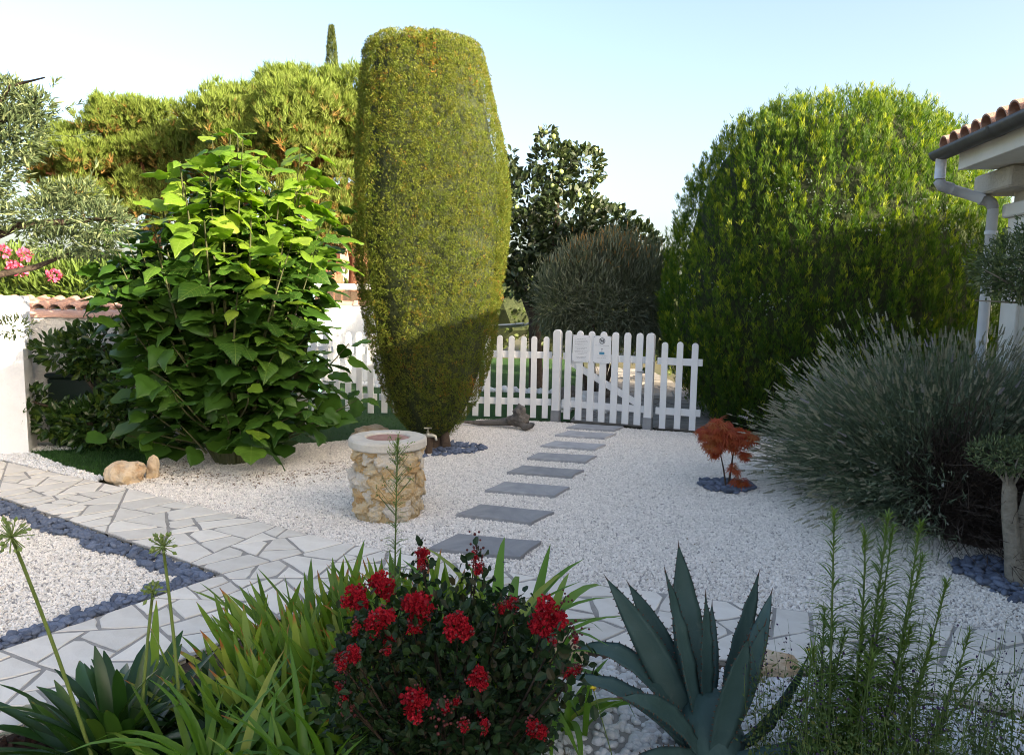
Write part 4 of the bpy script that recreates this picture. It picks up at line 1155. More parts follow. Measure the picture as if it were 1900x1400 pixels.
# ---- olive at the left, branches reaching into view
def blobs(mb, tp, blobs_, n_per, size, **kw):
    for (c, rd) in blobs_:
        rd = np.array(rd, float); n = int(n_per * (rd.mean() ** 2))
        P, D = on_ellipsoid(n, c, rd, 0.45)
        leaves(mb, tp, P, D, size, **kw)
ol = thing('olive_tree', (-3.75, 4.7, 0), 'grey green olive tree reaching in from beside the pebble border', 'olive tree')
m = MB(); m.tube([(-3.75, 4.7, -.02), (-3.8, 4.72, .7), (-3.7, 4.72, 1.4), (-3.6, 4.7, 1.75)], [.13, .11, .09, .07], 10)
m.tube([(-3.7, 4.72, 1.4), (-3.35, 4.78, 1.86), (-3.1, 4.8, 1.97), (-2.75, 4.8, 2.0), (-2.5, 4.8, 2.03)], [.07, .035, .027, .018, .008], 8)
m.tube([(-3.7, 4.72, 1.3), (-3.25, 4.8, 1.66), (-3.02, 4.8, 1.71), (-2.8, 4.8, 1.8)], [.05, .022, .018, .008], 8)
m.tube([(-3.6, 4.7, 1.75), (-3.4, 4.6, 2.2), (-3.05, 4.5, 2.5), (-2.75, 4.5, 2.68)], [.07, .04, .025, .006], 8)
m.tube([(-3.05, 4.5, 2.5), (-2.9, 4.45, 2.72), (-2.66, 4.4, 2.76)], [.02, .01, .004], 6); m.build('trunk', M['bark'], ol, smooth=True)
m = MB()
blobs(m, T_LANCE, [((-2.8, 4.8, 2.04), (.26, .26, .13)), ((-2.58, 4.78, 2.0), (.17, .2, .13)), ((-3.0, 4.8, 2.02), (.16, .2, .13)), ((-2.85, 4.8, 1.85), (.17, .18, .08)), ((-2.7, 4.75, 2.16), (.13, .15, .09)), ((-2.62, 4.8, 1.84), (.1, .12, .06)), ((-2.9, 4.8, 2.17), (.1, .12, .07))], 27000, (.035, .06), up=.35, jit=.6, wide=0.75)
blobs(m, T_LANCE, [((-3.08, 4.5, 2.6), (.27, .3, .2)), ((-2.95, 4.45, 2.45), (.24, .25, .17)), ((-2.95, 4.5, 2.66), (.17, .2, .12)), ((-3.2, 4.5, 2.3), (.3, .3, .24)), ((-3.3, 4.6, 2.05), (.24, .24, .2)), ((-2.75, 4.45, 2.6), (.1, .1, .1))], 26000, (.04, .065), up=.5, jit=.6, wide=0.75)
blobs(m, T_LANCE, [((-3.02, 4.55, 1.34), (.1, .12, .06))], 14000, (.04, .06), up=.2, jit=.5, wide=0.7)
for (a_, b_) in [((-2.8, 4.5, 2.6), (-2.6, 4.45, 2.78)), ((-2.75, 4.5, 2.55), (-2.5, 4.5, 2.66)), ((-2.7, 4.8, 2.15), (-2.6, 4.8, 2.36)), ((-2.7, 4.5, 2.45), (-2.42, 4.5, 2.48))]:
    tt = rng.random((26, 1)); P = np.array(a_) + (np.array(b_) - np.array(a_)) * tt
    leaves(m, T_LANCE, P, np.repeat(nrm(np.array(b_) - np.array(a_))[None], 26, 0), (.035, .06), up=0.1, jit=.5, wide=.75)
tag(m.build('crown', G['olive'], ol), kind='stuff')

# ---- cloud-pruned olive at the right
o2 = thing('pruned_olive', (2.92, 4.2, 0), 'cloud pruned olive with pale twin trunks in the blue pebbles', 'olive tree')
m = MB(); m.tube([(2.915, 4.17, -.02), (2.88, 4.18, .2), (2.85, 4.2, .42), (2.84, 4.2, .55), (2.83, 4.21, .62)], [.06, .046, .04, .038, .022], 12); m.build('trunk', M['palebark'], o2, smooth=True)
m = MB(); m.tube([(2.95, 4.2, .05), (2.97, 4.24, .35), (3.02, 4.25, .6), (3.2, 4.3, 1.1), (3.25, 4.3, 1.5)], [.05, .044, .042, .038, .03], 12); m.build('trunk', M['palebark'], o2, smooth=True)
m = MB()
for (c, e_) in [((2.84, 4.2, .56), (2.68, 4.2, .7)), ((2.84, 4.2, .56), (2.86, 4.18, .74)), ((2.84, 4.2, .5), (2.76, 4.15, .72)), ((2.85, 4.2, .56), (2.96, 4.2, .74))]:
    m.tube([c, (np.array(c) + e_) / 2 + (0, 0, .02), e_], [.009, .006, .003], 6)
for k in range(16):
    e_ = np.array((2.8, 4.2, 1.74)) + rng.normal(size=3) * (.13, .1, .06); m.tube([(3.25, 4.3, 1.45), (3.0, 4.25, 1.6), e_], [.016, .009, .003], 5)
m.build('branches', M['palebark'], o2)
m = MB(); blobs(m, T_LANCE, [((2.85, 4.2, 1.83), (.29, .27, .17)), ((3.02, 4.2, 1.98), (.24, .24, .15)), ((2.75, 4.2, 1.75), (.17, .2, .13)), ((3.15, 4.2, 1.8), (.25, .25, .2))], 42000, (.028, .048), up=.3, jit=.7, wide=.85)
blobs(m, T_LANCE, [((2.8, 4.18, .75), (.2, .17, .1)), ((3.0, 4.2, .78), (.16, .15, .08))], 40000, (.025, .04), up=.4, jit=.7, wide=.85)
tag(m.build('crown', G['olive'], o2), kind='stuff')

# ---- oleander
oe = thing('oleander', (-6.3, 10.7, 0), 'yellow green oleander bush with pink flowers above the wall', 'oleander')
m = MB(); blobs(m, T_LANCE, [((-6.4, 9.95, 1.6), (1.1, .45, .42)), ((-5.6, 9.95, 1.55), (.7, .45, .36)), ((-5.1, 9.95, 1.45), (.45, .4, .26)), ((-7.2, 9.95, 1.65), (.9, .45, .42))], 5200, (.11, .19), up=.9, jit=.4, wide=.8)
tag(m.build('foliage', G['oleander'], oe), kind='stuff')
m = MB()
for k in range(9):
    x = -6.9 + k * 0.2; m.tube([(x, 10.7, -.02), (x + .1, 10.65, .9), (x + .15, 10.6, 1.5)], [.03, .025, .015], 6)
m.build('stems', M['bark'], oe)
for (x, z) in [(-6.9, 1.98), (-6.72, 2.07), (-6.45, 2.03), (-6.6, 1.88), (-6.95, 1.8), (-6.1, 1.78), (-6.52, 1.84), (-7.1, 1.92)]:
    m = MB(); P, D = on_ellipsoid(80, (x + .35, 9.5, z - .06), (.075, .06, .055), .6); leaves(m, T_OVAL, P, D, (.03, .055), jit=.6, wide=1.3); m.build('flower_head', G['pink'], oe)

# ---- laurel against the wall, dark bin behind it
bn = thing('garden_bin', (-4.45, 7.72, 0), 'dark green plastic bin half hidden behind the laurel', 'bin')
m = MB(); m.box((-4.4, 7.62, .34), (.52, .26, .68), bev=.02); m.build('body', M['darkgreen'], bn); m = MB(); m.box((-4.4, 7.62, .7), (.56, .29, .05), bev=.015); m.build('lid', M['darkgreen'], bn)
la = thing('laurel_shrub', (-3.9, 7.4, 0), 'glossy dark laurel shrub between the white wall and big leaved tree', 'shrub')
LB = [((-4.35, 7.35, .96), (.32, .2, .17)), ((-4.0, 7.35, 1.02), (.36, .2, .24)), ((-4.4, 7.3, .27), (.36, .2, .18)), ((-3.95, 7.2, .3), (.45, .25, .25)), ((-4.62, 7.2, .48), (.14, .12, .14)), ((-3.6, 7.3, .65), (.4, .3, .5)), ((-4.15, 7.4, .82), (.3, .15, .1))]
m = MB(); blobs(m, T_OVAL, LB, 5200, (.07, .12), up=.35, jit=.5, wide=.9); tag(m.build('foliage', G['laurel'], la), kind='stuff')
m = MB()
for (c, rd) in LB: m.tube([(-3.95, 7.42, -.02), (np.array((-3.95, 7.42, 0)) + c) / 2 + (0, .05, .1), c], [.03, .02, .008], 6)
m.build('stems', M['bark'], la)

# ---- big-leaved tree (paulownia-like)
def big_leaf(seed, droop):
    """heart shaped, shallowly lobed blade with sunken midrib, wavy rim and petiole"""
    out = [(0.0, 0.0), (0.1, -0.1), (0.26, -0.11), (0.4, 0.0), (0.47, 0.16), (0.5, 0.32), (0.44, 0.44), (0.37, 0.56), (0.3, 0.7), (0.17, 0.86), (0.07, 0.98), (0.0, 1.1)]
    mid = [0.0, 0.01, 0.03, 0.08, 0.18, 0.3, 0.42, 0.53, 0.67, 0.83, 0.97, 1.1]
    n0 = len(out)
    r = np.random.default_rng(seed); V, F = [], []
    for k in range(n0): V.append((0, mid[k], -0.03 * math.sin(PI * k / (n0 - 1))))
    for sgn in (-1, 1):
        b = len(V); asym = r.uniform(.88, 1.12); ph = r.uniform(0, 6)
        for k in range(n0):
            x, y = out[k]; x = x * asym * (1 + r.normal() * .05); y += r.normal() * .012
            V.append((sgn * x * .55, (y + mid[k]) / 2 + .01, 0.035 + .02 * math.sin(k * 1.7 + ph))); V.append((sgn * x, y, -0.01 + .05 * math.sin(k * 1.5 + ph) + r.normal() * .015))
        for k in range(n0 - 1):
            q = [[k, b + 2 * k, b + 2 * k + 2, k + 1], [b + 2 * k, b + 2 * k + 1, b + 2 * k + 3, b + 2 * k + 2]]
            F += [x[::-1] if sgn > 0 else x for x in q]
    V = np.array(V, float); V[:, 2] -= droop * V[:, 1] ** 2 * 0.5 + droop * 0.3 * V[:, 0] ** 2
    n = len(V)
    V = np.concatenate([V, [(-.012, -.0, -.0), (.012, -.0, 0), (-.012, -.3, -.05), (.012, -.3, -.05), (-.012, -.6, -.2), (.012, -.6, -.2)]])
    F += [[n, n + 1, n + 3, n + 2], [n + 2, n + 3, n + 5, n + 4]]
    return V, [np.array(F)]
BL = [big_leaf(k, -0.05 + 0.33 * k) for k in range(4)]
def mesh_of(tp, name, mat, smooth=True, t=None):
    m = MB(); m.add(tp[0], tp[1], 0.5, t); return m.mesh(name, mat, smooth=smooth)
BLM = [mesh_of(b, 'leaf', G['catalpa']) for b in BL]; BL_LIT = [mesh_of(b, 'leaf', G['catalpa3']) for b in BL]
ct = thing('big_leaved_tree', (-2.45, 6.9, 0), 'bushy young tree with huge heart shaped leaves left of the well', 'tree')
r = np.random.default_rng(77)
LP, LD, LN, LS = [], [], [], []
wood = MB()
def crown_r(z): return np.interp(z, [0, .25, .6, 1.0, 1.5, 1.9, 2.25, 2.6, 2.85, 3.1], [.85, 1.02, 1.12, 1.1, 1.08, 1.0, .72, .42, .2, .04])
def shoot(p0, p1, r0, leafz=0.0, node=0.15, size=(.11, .265)):
    p0, p1 = np.array(p0, float), np.array(p1, float); L = np.linalg.norm(p1 - p0)
    mid = (p0 + p1) / 2 + np.array([*(r.normal(size=2) * .05), 0]) - np.array([*( (p1 - p0)[:2] * -.12), 0])
    tt = np.linspace(0, 1, 7)[:, None]; pts = (1 - tt) ** 2 * p0 + 2 * tt * (1 - tt) * mid + tt ** 2 * p1
    wood.tube(pts, np.linspace(r0, r0 * .25, 7), 6)
    n = max(2, int(L / node)); a0 = r.uniform(0, PI)
    for k in range(n + 1):
        t_ = k / n
        if t_ < leafz: continue
        q = (1 - t_) ** 2 * p0 + 2 * t_ * (1 - t_) * mid + t_ ** 2 * p1
        for s_ in (0, PI):
            a = a0 + k * PI / 2 + s_ + r.normal() * .25
            sz = r.uniform(*size) * (0.55 + 0.45 * math.sin(min(1, (1 - t_) * 3 + .25) * PI / 2))
            d = np.array([math.cos(a), math.sin(a), r.uniform(-.5, .3)]); d[:2] += nrm((q - np.array((-2.45, 6.9, 0)))[:2]) * .25
            d = nrm(d); nn = nrm(np.array([0, 0, 1.0]) + np.array([d[0], d[1], 0]) * r.uniform(-.2, .6) + r.normal(size=3) * .42)
            LP.append(q + d * sz * .55); LD.append(d); LN.append(nn); LS.append(sz)
base = np.array((-2.58, 6.9, 0))
ga_ = 2.4
for k in range(40):
    u = math.sqrt((k + .5) / 40); a = k * ga_ + .4
    topz = np.interp(u, [0, .2, .45, .7, .9, 1], [2.95, 2.88, 2.68, 2.38, 1.95, 1.35]) * r.uniform(.93, 1.05)
    tip = base + np.array([math.cos(a) * u * .82, math.sin(a) * u * .75, topz])
    shoot(base + np.array([math.cos(a) * .12, math.sin(a) * .12, -.02]), tip, .024, 0.14, .125)
for k in range(52):
    a = r.uniform(PI, 2 * PI) if k < 15 else r.uniform(0, 2 * PI); z0 = r.uniform(.12, 1.25); rr = crown_r(z0 + .1) * r.uniform(.68, .86)
    shoot(base + np.array([math.cos(a) * .35, math.sin(a) * .35, z0 * .7]), base + np.array([math.cos(a) * rr, math.sin(a) * rr * .85, z0 + r.uniform(.05, .3)]), .012, 0.25, .12)
for k in range(20):
    a = r.uniform(0, 2 * PI); e_ = (-3.28 + r.normal() * .2, 6.65 + r.normal() * .2, r.uniform(1.45, 2.15))
    shoot(base + (np.array(e_) - base) * .2, e_, .014, .3, .125)
for k in range(10):
    e_ = (-1.85 + r.normal() * .16, 6.85 + r.normal() * .2, r.uniform(1.75, 2.55))
    shoot(base + (np.array(e_) - base) * .2, e_, .014, .35, .125)
for k in range(11):
    e_ = (-2.25 + r.normal() * .3, 6.85 + r.normal() * .2, r.uniform(2.3, 2.88))
    shoot(base + (np.array(e_) - base) * .25, e_, .013, .4, .12)
for e_ in [(-1.5, 6.9, 1.12), (-1.4, 6.85, .62), (-1.6, 6.75, .45), (-3.5, 6.6, 1.75), (-1.7, 6.8, 2.25), (-3.4, 6.4, .35)]:
    shoot(base + (np.array(e_) - base) * .3, e_, .013, .45, .16, (.16, .25))
LP, LD, LN, LS = map(np.array, (LP, LD, LN, LS))
ok = LP[:, 2] > 0.06
LP, LD, LN, LS = LP[ok], LD[ok], LN[ok], LS[ok]
FR = frames(LD, LN, LS)
LIT = (LP[:, 2] + r.normal(size=len(LP)) * .3 > 1.75) | (r.random(len(LP)) < .08)  # chosen by height: leaves above the shade line take the sunlit colour
tag(wood.build('trunk', surf('young_bark', (0.06, 0.075, 0.03), (0.1, 0.1, 0.05), 12, 0.8), ct, smooth=True), 'slender green brown stems')
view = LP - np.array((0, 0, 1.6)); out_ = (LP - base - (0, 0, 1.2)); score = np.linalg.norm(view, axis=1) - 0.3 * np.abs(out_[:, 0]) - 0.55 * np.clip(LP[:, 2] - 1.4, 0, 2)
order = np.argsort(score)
for i in order[:300]: place('leaf', (BL_LIT if LIT[i] else BLM)[i % 4], ct, m4(FR[i], LP[i]))
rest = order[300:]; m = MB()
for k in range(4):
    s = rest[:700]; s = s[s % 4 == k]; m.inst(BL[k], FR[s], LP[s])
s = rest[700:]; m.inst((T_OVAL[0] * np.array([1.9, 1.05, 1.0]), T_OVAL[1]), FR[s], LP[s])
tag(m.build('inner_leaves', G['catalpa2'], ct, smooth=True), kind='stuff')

# ---- dark fruit tree and grey weeping shrub behind the gate, hedges
ft = thing('fruit_tree', (0.45, 13.0, 0), 'dark leaved fruit tree with pale green fruits behind the gate', 'tree')
m = MB(); m.tube([(0.42, 13, -.02), (0.4, 13, .6), (0.36, 13, 1.2), (0.1, 13, 1.8), (-.3, 13, 2.4)], [.13, .11, .1, .07, .04], 10); m.tube([(0.36, 13, 1.2), (.6, 13, 1.9), (.7, 13, 2.8), (.7, 13, 3.6)], [.1, .08, .06, .03], 10)
m.tube([(0.6, 13, 1.9), (1.2, 13, 2.4), (1.8, 13, 2.8)], [.06, .05, .02], 8); m.build('trunk', M['bark'], ft, smooth=True)
FBK = [((0.2, 12.9, 3.2), (.55, .6, .5)), ((0.65, 12.9, 3.75), (.4, .5, .35)), ((1.1, 12.9, 3.7), (.38, .45, .38)), ((0.0, 12.9, 2.5), (.7, .7, .6)), ((0.9, 12.8, 2.9), (.7, .7, .5)), ((1.5, 12.8, 2.7), (.6, .6, .4)),
       ((2.0, 12.9, 2.5), (.45, .5, .35)), ((0.4, 12.9, 1.9), (.7, .6, .4)), ((-0.2, 13, 3.5), (.35, .4, .3)), ((0.5, 12.9, 4.15), (.14, .2, .22)), ((-0.7, 13.2, 2.2), (.7, .7, .7)), ((-0.1, 13, 3.85), (.08, .1, .2)), ((0.9, 13, 2.3), (.9, .6, .5))]
m = MB(); blobs(m, T_OVAL, FBK, 2300, (.09, .15), up=.45, jit=.6); tag(m.build('crown', G['dark'], ft), kind='stuff')
m = MB(); P = np.concatenate([on_ellipsoid(5, c, rd, .9)[0] for c, rd in FBK]); P = P[P[:, 1] < 13]
bm = bmesh.new(); bmesh.ops.create_icosphere(bm, subdivisions=1, radius=1.0); ICO = tri([list(v.co) for v in bm.verts], [[v.index for v in f.verts] for f in bm.faces]); bm.free()
fme = mesh_of(ICO, 'fruit', G['fruit'])
for p_ in P: place('fruit', fme, ft, m4(np.eye(3) * rng.uniform(.035, .05), p_))
ws = thing('grey_shrub', (1.25, 11.2, 0), 'grey leaved weeping shrub with orange tips behind the gate', 'shrub')
WB = [((1.2, 11.2, 1.7), (.7, .6, .7)), ((0.7, 11.2, 1.5), (.42, .5, .5)), ((1.75, 11.2, 1.65), (.42, .5, .72)), ((1.3, 11.1, 1.25), (.75, .5, .45)), ((1.5, 11.2, 2.1), (.3, .4, .35)), ((0.95, 11.2, 2.05), (.28, .4, .3)), ((2.05, 11.2, 1.6), (.25, .4, .7))]
m = MB()
for (c, rd) in WB:
    P, D = on_ellipsoid(int(6000 * np.mean(rd)), c, rd, .55); P = P + D * (rng.exponential(.05, len(P)) - .03 + .07 * noise3(P, 5.0, 9))[:, None]
    av = np.clip(rng.random(len(P)) * .9, 0, .9); tipz = (P[:, 2] > 1.95) & (rng.random(len(P)) < .3 * np.clip((P[:, 2] - 1.95) * 2, 0, 1)); av = np.where(tipz, rng.uniform(.94, 1, len(P)), av)
    d = nrm(D * .5 + np.array([0, 0, .1]) + rng.normal(size=(len(P), 3)) * .35 + np.array([0, 0, 1.0]) * np.clip((P[:, 2:3] - 1.45) * 1.4, -.5, .9))
    m.inst(T_LANCE, frames(d, D + rng.normal(size=D.shape) * .5, np.stack([rng.uniform(.04, .07, len(P)), rng.uniform(.09, .17, len(P)), np.full(len(P), .1)], 1)), P, av)
tag(m.build('foliage', G['weep'], ws), kind='stuff')
m = MB()
for k in range(7):
    a = k * .9; m.tube([(1.25 + .08 * math.cos(a), 11.2, -.02), (1.25 + .3 * math.cos(a), 11.2 + .2 * math.sin(a), .8), (1.25 + .6 * math.cos(a), 11.2 + .4 * math.sin(a), 1.7)], [.035, .025, .01], 6)
m.build('stems', M['bark'], ws)
yl = thing('lemon_shrub', (2.05, 12.0, 0), 'small yellow leaved shrub catching the sun behind the gate', 'shrub')
m = MB(); blobs(m, T_OVAL, [((1.92, 11.7, 1.0), (.2, .2, .28)), ((2.0, 11.7, 1.3), (.12, .15, .15))], 1400, (.08, .12), up=-.4, jit=.4); tag(m.build('foliage', leafm('lemon_leaf', [(0, (.2, .26, .05)), (1, (.32, .36, .1))], trans=.35), yl), kind='stuff')
m = MB(); m.tube([(2.05, 12, -.02), (2.0, 11.85, .6), (1.95, 11.7, 1.2)], [.02, .015, .006], 6); m.build('stem', M['bark'], yl)
def hedge(name, bl, n, label, cat, base, mat='hedge', size=(.1, .17), nper=None):
    t = thing(name, base, label, cat)
    m = MB(); blobs(m, T_OVAL, bl, n, size, up=.3, jit=.7); tag(m.build('foliage', G[mat], t), kind='stuff')
    m = MB()
    for (c, rd) in bl:
        me = lump('k', G['core'], rng, np.array(rd) * .72, 2, .15, 3)
        v = np.zeros(len(me.vertices) * 3); me.vertices.foreach_get('co', v); m.add(v.reshape(-1, 3) + np.array(c), [np.array([list(p.vertices) for p in me.polygons])]); bpy.data.meshes.remove(me)
    m.build('inner_twigs', G['core'], t)
    return t
hedge('hedge', [((x, 20.0 + .3 * math.sin(x), 1.2), (1.1, .8, 1.5 + .25 * math.sin(x * 2.1))) for x in np.arange(-2.8, 9.5, 1.3)], 420, 'clipped green hedge closing the garden behind the gate', 'hedge', (2, 20, 0))
hedge('hedge', [((x, 25 + .5 * math.sin(x), 1.4), (1.5, 1.0, (1.6 if x < -7 else .9) + .4 * math.sin(x * 1.3))) for x in np.arange(-24, -2, 1.7)], 180, 'scrubby hedge below the stone pines', 'hedge', (-12, 25, 0), size=(.16, .28))
hedge('shrub', [((-5.2, 12.2, 0.7), (.9, .6, .8)), ((-6.3, 12.3, .9), (.9, .6, 1.0))], 420, 'green shrub against the rear wall, behind big leaved tree', 'shrub', (-5.6, 12.2, 0))
hedge('shrub', [((2.5, 14.5, 1.5), (.6, .6, 1.2)), ((3.0, 14, 1.2), (.7, .6, 1.1))], 500, 'olive green shrub left of the round conifer beyond the walk', 'shrub', (2.7, 14.3, 0))
# neighbour's house far behind
nh = thing('far_house', (-8, 30, 0), 'pale house with tiled roof beyond the pines', 'house')
m = MB(); m.box((-8.5, 31, 1.3), (7, 6, 2.6)); m.build('wall', M['stucco'], nh)
m = MB(); m.add([(-12.4, 27.6, 2.6), (-4.6, 27.6, 2.6), (-4.6, 34.4, 2.6), (-12.4, 34.4, 2.6), (-10.4, 31, 4.0), (-6.6, 31, 4.0)], [np.array([[0, 1, 5, 4], [2, 3, 4, 5], [3, 2, 1, 0]]), np.array([[1, 2, 5], [3, 0, 4]])]); m.build('roof', M['tile'], nh)
for x in (-10.4, -8, -6):
    m = MB(); m.box((x, 27.98, 1.4), (.9, .08, 1.1)); m.build('shutter', M['wood'], nh)
fl = thing('wooden_fence', (-6, 21.5, 0), 'low brown wooden fence around the pine trunk', 'fence')
for k in range(24):
    m = MB(); m.box((-8.2 + k * .19, 18.2, .8), (.17, .03, 1.6), bev=.004); m.build('board', M['wood'], fl)
m = MB(); m.box((-6.0, 18.24, 1.3), (4.6, .04, .08)); m.build('rail', M['wood'], fl)

# ---- lavender
lv = thing('lavender', (3.3, 5.7, 0), 'huge grey green lavender bush with faded spikes and dead woody side', 'lavender')
r = np.random.default_rng(31)
LC = np.array((3.3, 5.75, 0.05)); LR = np.array((1.13, 1.6, 1.2))
def ribbons(mb, p0, p1, sag, w, seg, a, r, taper=0.4):
    """thin curved strips from p0 to p1, bending by sag"""
    n = len(p0); t = np.linspace(0, 1, seg + 1)
    mid = (p0 + p1) / 2 + sag
    c = ((1 - t) ** 2)[None, :, None] * p0[:, None] + (2 * t * (1 - t))[None, :, None] * mid[:, None] + (t ** 2)[None, :, None] * p1[:, None]
    side = nrm(np.cross(p1 - p0, r.normal(size=(n, 3))))[:, None] * (w * (1 - (1 - taper) * t))[None, :, None]
    V = np.stack([c - side, c + side], 2).reshape(n, -1, 3)
    k = np.arange(seg) * 2; F = np.stack([k, k + 1, k + 3, k + 2], 1)
    off = (np.arange(n) * (seg + 1) * 2)[:, None, None]
    mb.add(V.reshape(-1, 3), [(F[None] + off).reshape(-1, 4)], np.repeat(a, (seg + 1) * 2))
    return c
N = 7000
d = nrm(r.normal(size=(N, 3))); d[:, 2] = np.abs(d[:, 2])
d = nrm(d)
tip = LC + d * LR * (.7 + .45 * r.random((N, 1)) ** .7) * (1 + .17 * noise3(d * 3, 1.7, 8))[:, None]
tip += np.array([-.10, -.02, 0.02]) * (0.4 + 0.6 * r.random((N, 1)))
bare = (d[:, 1] < .15) & (d[:, 2] < .7 + .12 * noise3(d * 4, 1, 4)) & (tip[:, 0] > 2.5 + (5.6 - tip[:, 1]) * .1)
live = ~bare
low = tip[:, 2] < 0.05; tip[low, 2] = 0.05
foot = LC + d * LR * np.array([.42, .42, .25]) + r.normal(size=(N, 3)) * .08 - np.array([0, 0, .04]); foot[:, 2] = np.maximum(foot[:, 2], 0.0)
# drift of spikes to the left, up
m = MB()
tl, fl_ = tip[live], foot[live]
c = ribbons(m, fl_, tl, np.array([0, 0, .14]) + r.normal(size=tl.shape) * .04, .0028, 5, r.random(len(tl)), r)
m.build('stems', G['lav'], lv)
tan = nrm(c[:, -1] - c[:, -2])
def spike(seed):
    q = np.random.default_rng(seed); V, F = [], []
    for pl in range(2):
        a = pl * PI / 2; x = np.array([math.cos(a), 0, math.sin(a)])
        for k in range(5):
            y = k * .2 + q.uniform(-.02, .02); w = .16 * (1 - .1 * k) * q.uniform(.7, 1.1); b = len(V)
            V += [np.array([0, y - .06, 0]), np.array([0, y + .09, 0]) - x * w, np.array([0, y + .2, 0]), np.array([0, y + .09, 0]) + x * w]
            F += [[b, b + 3, b + 1], [b + 1, b + 3, b + 2]]
    return tri(V, F)
SPK = spike(1); s = r.random(len(tl)) < .62
m = MB(); m.inst(SPK, frames(tan[s], r.normal(size=(s.sum(), 3)), r.uniform(.05, .09, s.sum())), tl[s] - tan[s] * .03, r.random(s.sum()))
tag(m.build('flower_spikes', G['lavspike'], lv), kind='stuff')
# narrow leaves along the outer third of the living stems
k = 9; idx = np.repeat(np.arange(len(tl)), k); u = r.uniform(.3, .86, len(idx)); j = np.minimum((u * 5).astype(int), 4); f = (u * 5 - j)[:, None]
P = c[idx, j] * (1 - f) + c[idx, j + 1] * f; td = nrm(c[idx, j + 1] - c[idx, j])
dd = nrm(td * 1.0 + r.normal(size=P.shape) * .55)
m = MB(); m.inst((T_NEEDLE[0] * np.array([3.2, 1, 1]), T_NEEDLE[1]), frames(dd, r.normal(size=P.shape), r.uniform(.035, .065, len(P))), P); tag(m.build('foliage', G['lav'], lv), kind='stuff')
# dead wood
m = MB(); tb, fb = tip[bare], foot[bare]; tb = LC + (tb - LC) * r.uniform(.7, 1.0, (len(tb), 1)); tb[:, 2] = np.maximum(tb[:, 2], .03)
c2 = ribbons(m, fb, tb, r.normal(size=tb.shape) * .08 + np.array([0, 0, .07]), .004, 5, r.random(len(tb)), r)
for rep in range(5):
    q = c2[np.arange(len(tb)), r.integers(2, 6, len(tb))]; e_ = q + nrm(tb - fb) * r.uniform(.08, .2, (len(tb), 1)) + r.normal(size=q.shape) * .07; e_[:, 2] = np.maximum(e_[:, 2], .02)
    ribbons(m, q, e_, r.normal(size=q.shape) * .015, .0022, 3, r.random(len(tb)), r)
tag(m.build('dead_twigs', G['deadtwig'], lv), kind='stuff')
m = MB(); m.lathe([(.98, .0), (.9, .25), (.7, .5), (.4, .68), (.1, .76)], (0, 0, 0), 28, fn=lambda R, th, z: R * (1 + .08 * np.sin(th * 5) + .05 * np.sin(th * 9 + z * 8)))
m.V[-1] = m.V[-1] * np.array([.72, 1.0, .95]) + np.array([3.42, 5.75, 0]); m.build('woody_core', M['twig'], lv)

# ---- red japanese maple
mp = thing('japanese_maple', (1.83, 6.24, 0), 'small red Japanese maple in a patch of dark slate', 'maple')
m = MB(); st = []
for (a, b, c_, q) in [((1.83, 6.24, -.01), (1.8, 6.24, .16), (1.76, 6.24, .32), .009), ((1.84, 6.24, -.01), (1.86, 6.23, .2), (1.88, 6.24, .42), .011), ((1.76, 6.24, .3), (1.72, 6.22, .38), (1.66, 6.22, .46), .006), ((1.87, 6.24, .35), (1.94, 6.22, .42), (2.0, 6.22, .46), .006), ((1.76, 6.24, .3), (1.78, 6.25, .42), (1.76, 6.24, .54), .006), ((1.86, 6.24, .05), (1.89, 6.2, .12), (1.92, 6.19, .15), .005)]:
    m.tube([a, b, c_], [q, q * .75, q * .4], 7)
m.build('trunk', M['bark'], mp, smooth=True)
V, F = [], []
for k, a in enumerate(np.linspace(-1.9, 1.9, 7)):
    L_ = [.55, .8, .95, 1.05, .95, .8, .55][k]; dx = np.array([math.sin(a), math.cos(a), -.25]); x = np.array([math.cos(a), -math.sin(a), 0]) * .07; b = len(V)
    V += [np.zeros(3), dx * L_ * .45 - x, dx * L_ * .45 + x, dx * L_ + np.array([0, 0, -.12])]; F += [[b, b + 2, b + 1], [b + 1, b + 2, b + 3]]
T_MAPLE = tri(V, F); m = MB()
for (c_, rd, n) in [((1.74, 6.23, .55), (.11, .1, .05), 46), ((1.67, 6.22, .47), (.1, .1, .06), 52), ((1.8, 6.22, .47), (.12, .12, .07), 70), ((1.92, 6.22, .46), (.12, .1, .06), 66), ((2.0, 6.22, .47), (.06, .08, .03), 26), ((1.68, 6.2, .37), (.07, .08, .04), 26), ((1.82, 6.2, .38), (.09, .08, .04), 30), ((1.72, 6.2, .31), (.03, .04, .02), 8), ((1.95, 6.2, .31), (.06, .05, .03), 14), ((1.87, 6.18, .2), (.04, .04, .05), 12), ((1.95, 6.18, .07), (.05, .04, .04), 12), ((1.88, 6.16, .1), (.03, .03, .02), 6), ((1.6, 6.22, .5), (.06, .06, .03), 16)]:
    n = int(n * 1.7); P, D = on_ellipsoid(n, c_, np.array(rd) * 1.12, .3); dd = nrm(D * np.array([1, 1, .2]) + np.array([0, -.2, -.55]) + r.normal(size=D.shape) * .3)
    m.inst(T_MAPLE, frames(dd, D * .3 + np.array([0, -.3, 1.0]), r.uniform(.045, .075, n)), P)
tag(m.build('crown', G['maple'], mp), kind='stuff')

